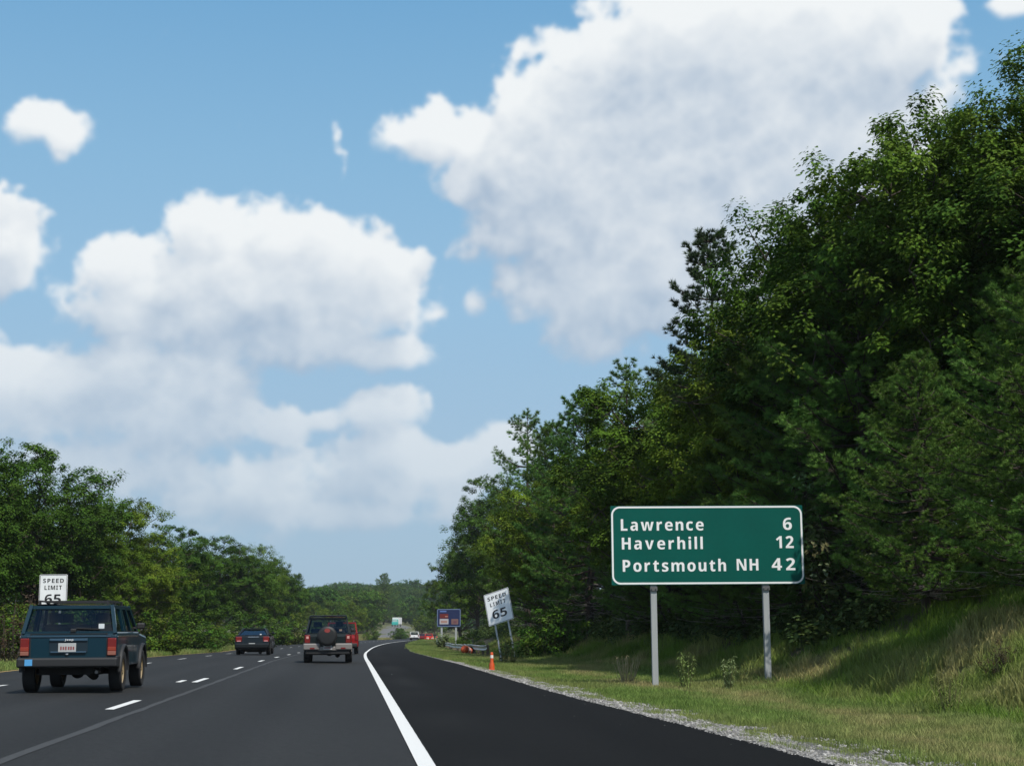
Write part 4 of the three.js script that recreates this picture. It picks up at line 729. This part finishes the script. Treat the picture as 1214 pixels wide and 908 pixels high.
{ // dark wagon with the spare wheel
  const d = 57.6, silver = phys(0.19, 0.175, 0.165, 0.4, { clearcoat: 0.7 });
  const t = car('spare_wheel_wagon', 'black off-road wagon with silver bumper and covered spare wheel on its tailgate', 'suv', posOf(388.5, d), turnOf(d), {
    paint: paintOf(0.007, 0.012, 0.013), W: 1.72, L: 4.4, sill: 0.42, tyre: 0.37, tw: 0.26, arch: 0.45, ax1: 0.95, ax2: 3.65, poke: 0.03, bevel: 0.07, rim: std(0.4, 0.4, 0.4, 0.4, { metalness: 0.5 }), mirrors: true,
    rear: [[0.14, 0.42], [0.14, 0.95], [0.18, 1.08]], belt: [[2.9, 1.08]], front: [[3.0, 1.06], [4.1, 0.96], [4.28, 0.85], [4.32, 0.5]],
    gh: { y0: 1.06, y1: 1.64, wb: 0.80, wr: 0.655, zb0: 0.20, zb1: 3.1, zr0: 0.42, zr1: 2.3, pillars: [0, 0.32, 0.42, 0.68, 1], pw: 0.14, bow: 0.03 }, plate: [0, 0.56, 0.05],
  });
  const bp = part('bumper', [box(0.62, 0.24, 0.22, -0.58, 0.59, -0.06, 0.05), box(0.62, 0.24, 0.22, 0.58, 0.59, -0.06, 0.05), box(0.7, 0.16, 0.2, 0, 0.52, -0.07, 0.04)], silver, t);
  part('reflector', [box(0.17, 0.05, 0.02, -0.56, 0.535, 0.045), box(0.17, 0.05, 0.02, 0.56, 0.535, 0.045)], redLens, bp);
  part('skirt', box(1.6, 0.18, 0.14, 0, 0.40, -0.09, 0.04), trim, t);
  for (const s of [-1, 1]) { const l = part('tail_light', box(0.20, 0.30, 0.06, s * 0.745, 0.87, -0.13, 0.03), redLens, t); part('reverse_lens', box(0.09, 0.09, 0.03, s * 0.74, 0.92, -0.10, 0.01), std(0.6, 0.32, 0.28, 0.3), l); part('lower_cladding', box(0.03, 0.16, 3.7, s * 0.865, 0.47, -2.2, 0.012), silver, t); }
  const cv = part('spare_wheel_cover', new THREE.LatheGeometry([[0, 0.10], [0.25, 0.10], [0.33, 0.08], [0.36, 0.03], [0.36, -0.14], [0.32, -0.17]].map(([r, y]) => new THREE.Vector2(r, y)), 32).rotateX(Math.PI / 2).translate(-0.02, 0.97, 0.10), std(0.009, 0.010, 0.011, 0.55), t);
  part('cover_emblem', new THREE.CircleGeometry(0.1, 20).scale(1.05, 0.75, 1).translate(-0.02, 1.17, 0.204), std(0.25, 0.04, 0.035, 0.5), cv);
  part('spoiler', [box(1.36, 0.05, 0.26, 0, 1.70, -0.44, 0.02), box(0.06, 0.10, 0.2, -0.66, 1.64, -0.40, 0.02), box(0.06, 0.10, 0.2, 0.66, 1.64, -0.40, 0.02)], paintOf(0.007, 0.012, 0.016), t);
  part('window_sticker', box(0.10, 0.08, 0.004, 0.46, 1.17, -0.232), std(0.3, 0.22, 0.16, 0.6), t);
}
{ // black sedan
  const d = 80.5, t = car('sedan', 'black sedan with large red tail lights and a white plate in the middle lane', 'car', posOf(299, d), turnOf(d), {
    paint: paintOf(0.005, 0.007, 0.008), W: 1.78, L: 4.7, sill: 0.27, tyre: 0.33, tw: 0.21, arch: 0.38, ax1: 1.02, ax2: 3.78, poke: -0.02, bevel: 0.10, rim: std(0.45, 0.45, 0.45, 0.4, { metalness: 0.5 }), mirrors: true, mirrorMat: paintOf(0.005, 0.007, 0.008),
    rear: [[0.05, 0.30], [0.0, 0.55], [0.06, 0.88], [0.14, 0.96]], belt: [[0.75, 1.0], [3.1, 0.96]], front: [[3.3, 0.93], [4.3, 0.78], [4.62, 0.62], [4.68, 0.35]],
    gh: { y0: 0.97, y1: 1.34, wb: 0.76, wr: 0.54, zb0: 0.55, zb1: 3.35, zr0: 1.35, zr1: 2.55, pillars: [0, 0.22, 0.52, 1], pw: 0.10 }, plate: [-0.02, 0.52, 0.03], glass: phys(0.30, 0.32, 0.33, 0.03, { transmission: 1, thickness: 0 }),
  });
  for (const s of [-1, 1]) { const l = part('tail_light', box(0.32, 0.27, 0.10, s * 0.69, 0.79, -0.06, 0.04), redLens, t); part('reverse_lens', box(0.2, 0.05, 0.03, s * 0.68, 0.70, -0.005, 0.01), std(0.6, 0.25, 0.25, 0.3), l); }
  part('bumper', box(1.72, 0.24, 0.16, 0, 0.46, -0.03, 0.06), paintOf(0.009, 0.012, 0.014), t);
  part('trunk_trim', box(0.55, 0.035, 0.02, 0.05, 0.90, -0.045, 0.008), chrome, t);
  part('window_sticker', box(0.09, 0.07, 0.004, 0.38, 1.02, -0.60), std(0.8, 0.8, 0.8, 0.4), t);
}
function smallCar(name, label, cat, px, d, paint, kind, dx = 0) {
  const tall = kind !== 'car', o = tall ? { W: 1.9, L: 4.8, sill: 0.42, tyre: 0.37, tw: 0.25, arch: 0.44, ax1: 1.0, ax2: 3.8, bevel: 0.06, rear: [[0.08, 0.42], [0.05, 0.9], [0.1, 1.1]], belt: [[3.0, 1.1]], front: [[3.1, 1.06], [4.4, 0.98], [4.6, 0.85], [4.65, 0.5]], gh: { y0: 1.08, y1: 1.80, wb: 0.88, wr: 0.76, zb0: 0.12, zb1: 3.2, zr0: 0.28, zr1: 2.5, pillars: [0, 0.34, 0.44, 0.7, 1] }, plate: [0, 0.8, -0.03] }
    : { W: 1.76, L: 4.5, sill: 0.27, tyre: 0.32, tw: 0.2, arch: 0.37, ax1: 0.95, ax2: 3.6, bevel: 0.09, rear: [[0.05, 0.30], [0.0, 0.55], [0.08, 0.92]], belt: [[0.7, 0.98], [3.0, 0.95]], front: [[3.2, 0.92], [4.2, 0.78], [4.45, 0.6], [4.48, 0.35]], gh: { y0: 0.95, y1: 1.42, wb: 0.76, wr: 0.58, zb0: 0.5, zb1: 3.2, zr0: 1.2, zr1: 2.5, pillars: [0, 0.25, 0.52, 1] }, plate: [0, 0.5, 0.02] };
  const t = car(name, label, cat, posOf(px, d), turnOf(d), { ...o, paint, poke: 0, rim: std(0.4, 0.4, 0.4, 0.4, { metalness: 0.4 }), mirrors: true });
  for (const s of [-1, 1]) part('tail_light', tall ? box(0.16, 0.46, 0.08, s * 0.84, 1.0, -0.06, 0.03) : box(0.34, 0.2, 0.08, s * 0.66, 0.78, -0.03, 0.03), redLens, t);
  part('bumper', box(o.W - 0.1, 0.22, 0.16, 0, 0.5, -0.02, 0.05), tall ? trim : paint, t); return t;
}
{ const t = smallCar('red_wagon', 'red wagon with tall black wheels ahead of the spare wheel wagon', 'suv', 405, 91, paintOf(0.26, 0.012, 0.014), 'suv'); part('lower_cladding', [box(1.94, 0.34, 4.3, 0, 0.62, -2.4, 0.06)], trim, t); part('roof_rack', [box(0.05, 0.06, 1.8, -0.68, 1.86, -1.4, 0.02), box(0.05, 0.06, 1.8, 0.68, 1.86, -1.4, 0.02)], chrome, t); }
smallCar('white_van', 'small white van far ahead at the bend', 'van', 491, 330, paintOf(0.75, 0.75, 0.74), 'suv');
smallCar('red_car', 'dark red car beside the far white van', 'car', 499.5, 338, paintOf(0.16, 0.012, 0.014), 'car');
smallCar('bright_red_car', 'bright red car stopped past the far white van near the orange barrels', 'car', 508, 318, paintOf(0.50, 0.02, 0.015), 'car');
{ // far truck with teal cab on the climbing road
  const d = 545, x = rampC(d) - 0.8, t = thing('box_truck', 'far white box truck with a teal cab on the climbing road', 'truck', [x, ground(x, d) + 0.1, -d], Math.PI - 0.1);
  const teal = paintOf(0.06, 0.42, 0.38);
  part('cargo_box', box(2.4, 2.3, 5.6, 0, 1.95, -3.0 + 6.2, 0.05), std(0.72, 0.72, 0.70, 0.5), t);
  part('cab', [box(2.1, 1.1, 1.9, 0, 1.05, -0.95, 0.15), box(2.0, 0.95, 1.5, 0, 1.95, -0.75, 0.18)], teal, t);
  part('windscreen', plate4(V(-0.9, 1.62, -1.53), V(0.9, 1.62, -1.53), V(0.85, 2.3, -1.52), V(-0.85, 2.3, -1.52)), std(0.4, 0.5, 0.5, 0.1), t);
  for (const z of [-1.1, 4.6]) for (const s of [-1, 1]) { const w = new THREE.Group(); w.name = 'wheel'; w.position.set(s * 0.95, 0.45, z); t.add(w); part('tyre', tyreGeo.clone().scale(0.28, 0.45, 0.45), tyreMat, w); part('rim', rimGeo.clone().scale(0.28, 0.45, 0.45), std(0.4, 0.4, 0.4, 0.5), w); }
}
scene.fog = new THREE.FogExp2(new THREE.Color(0.75, 0.82, 0.9), 0.0001);
shade(scene);
renderer.render(scene, camera);
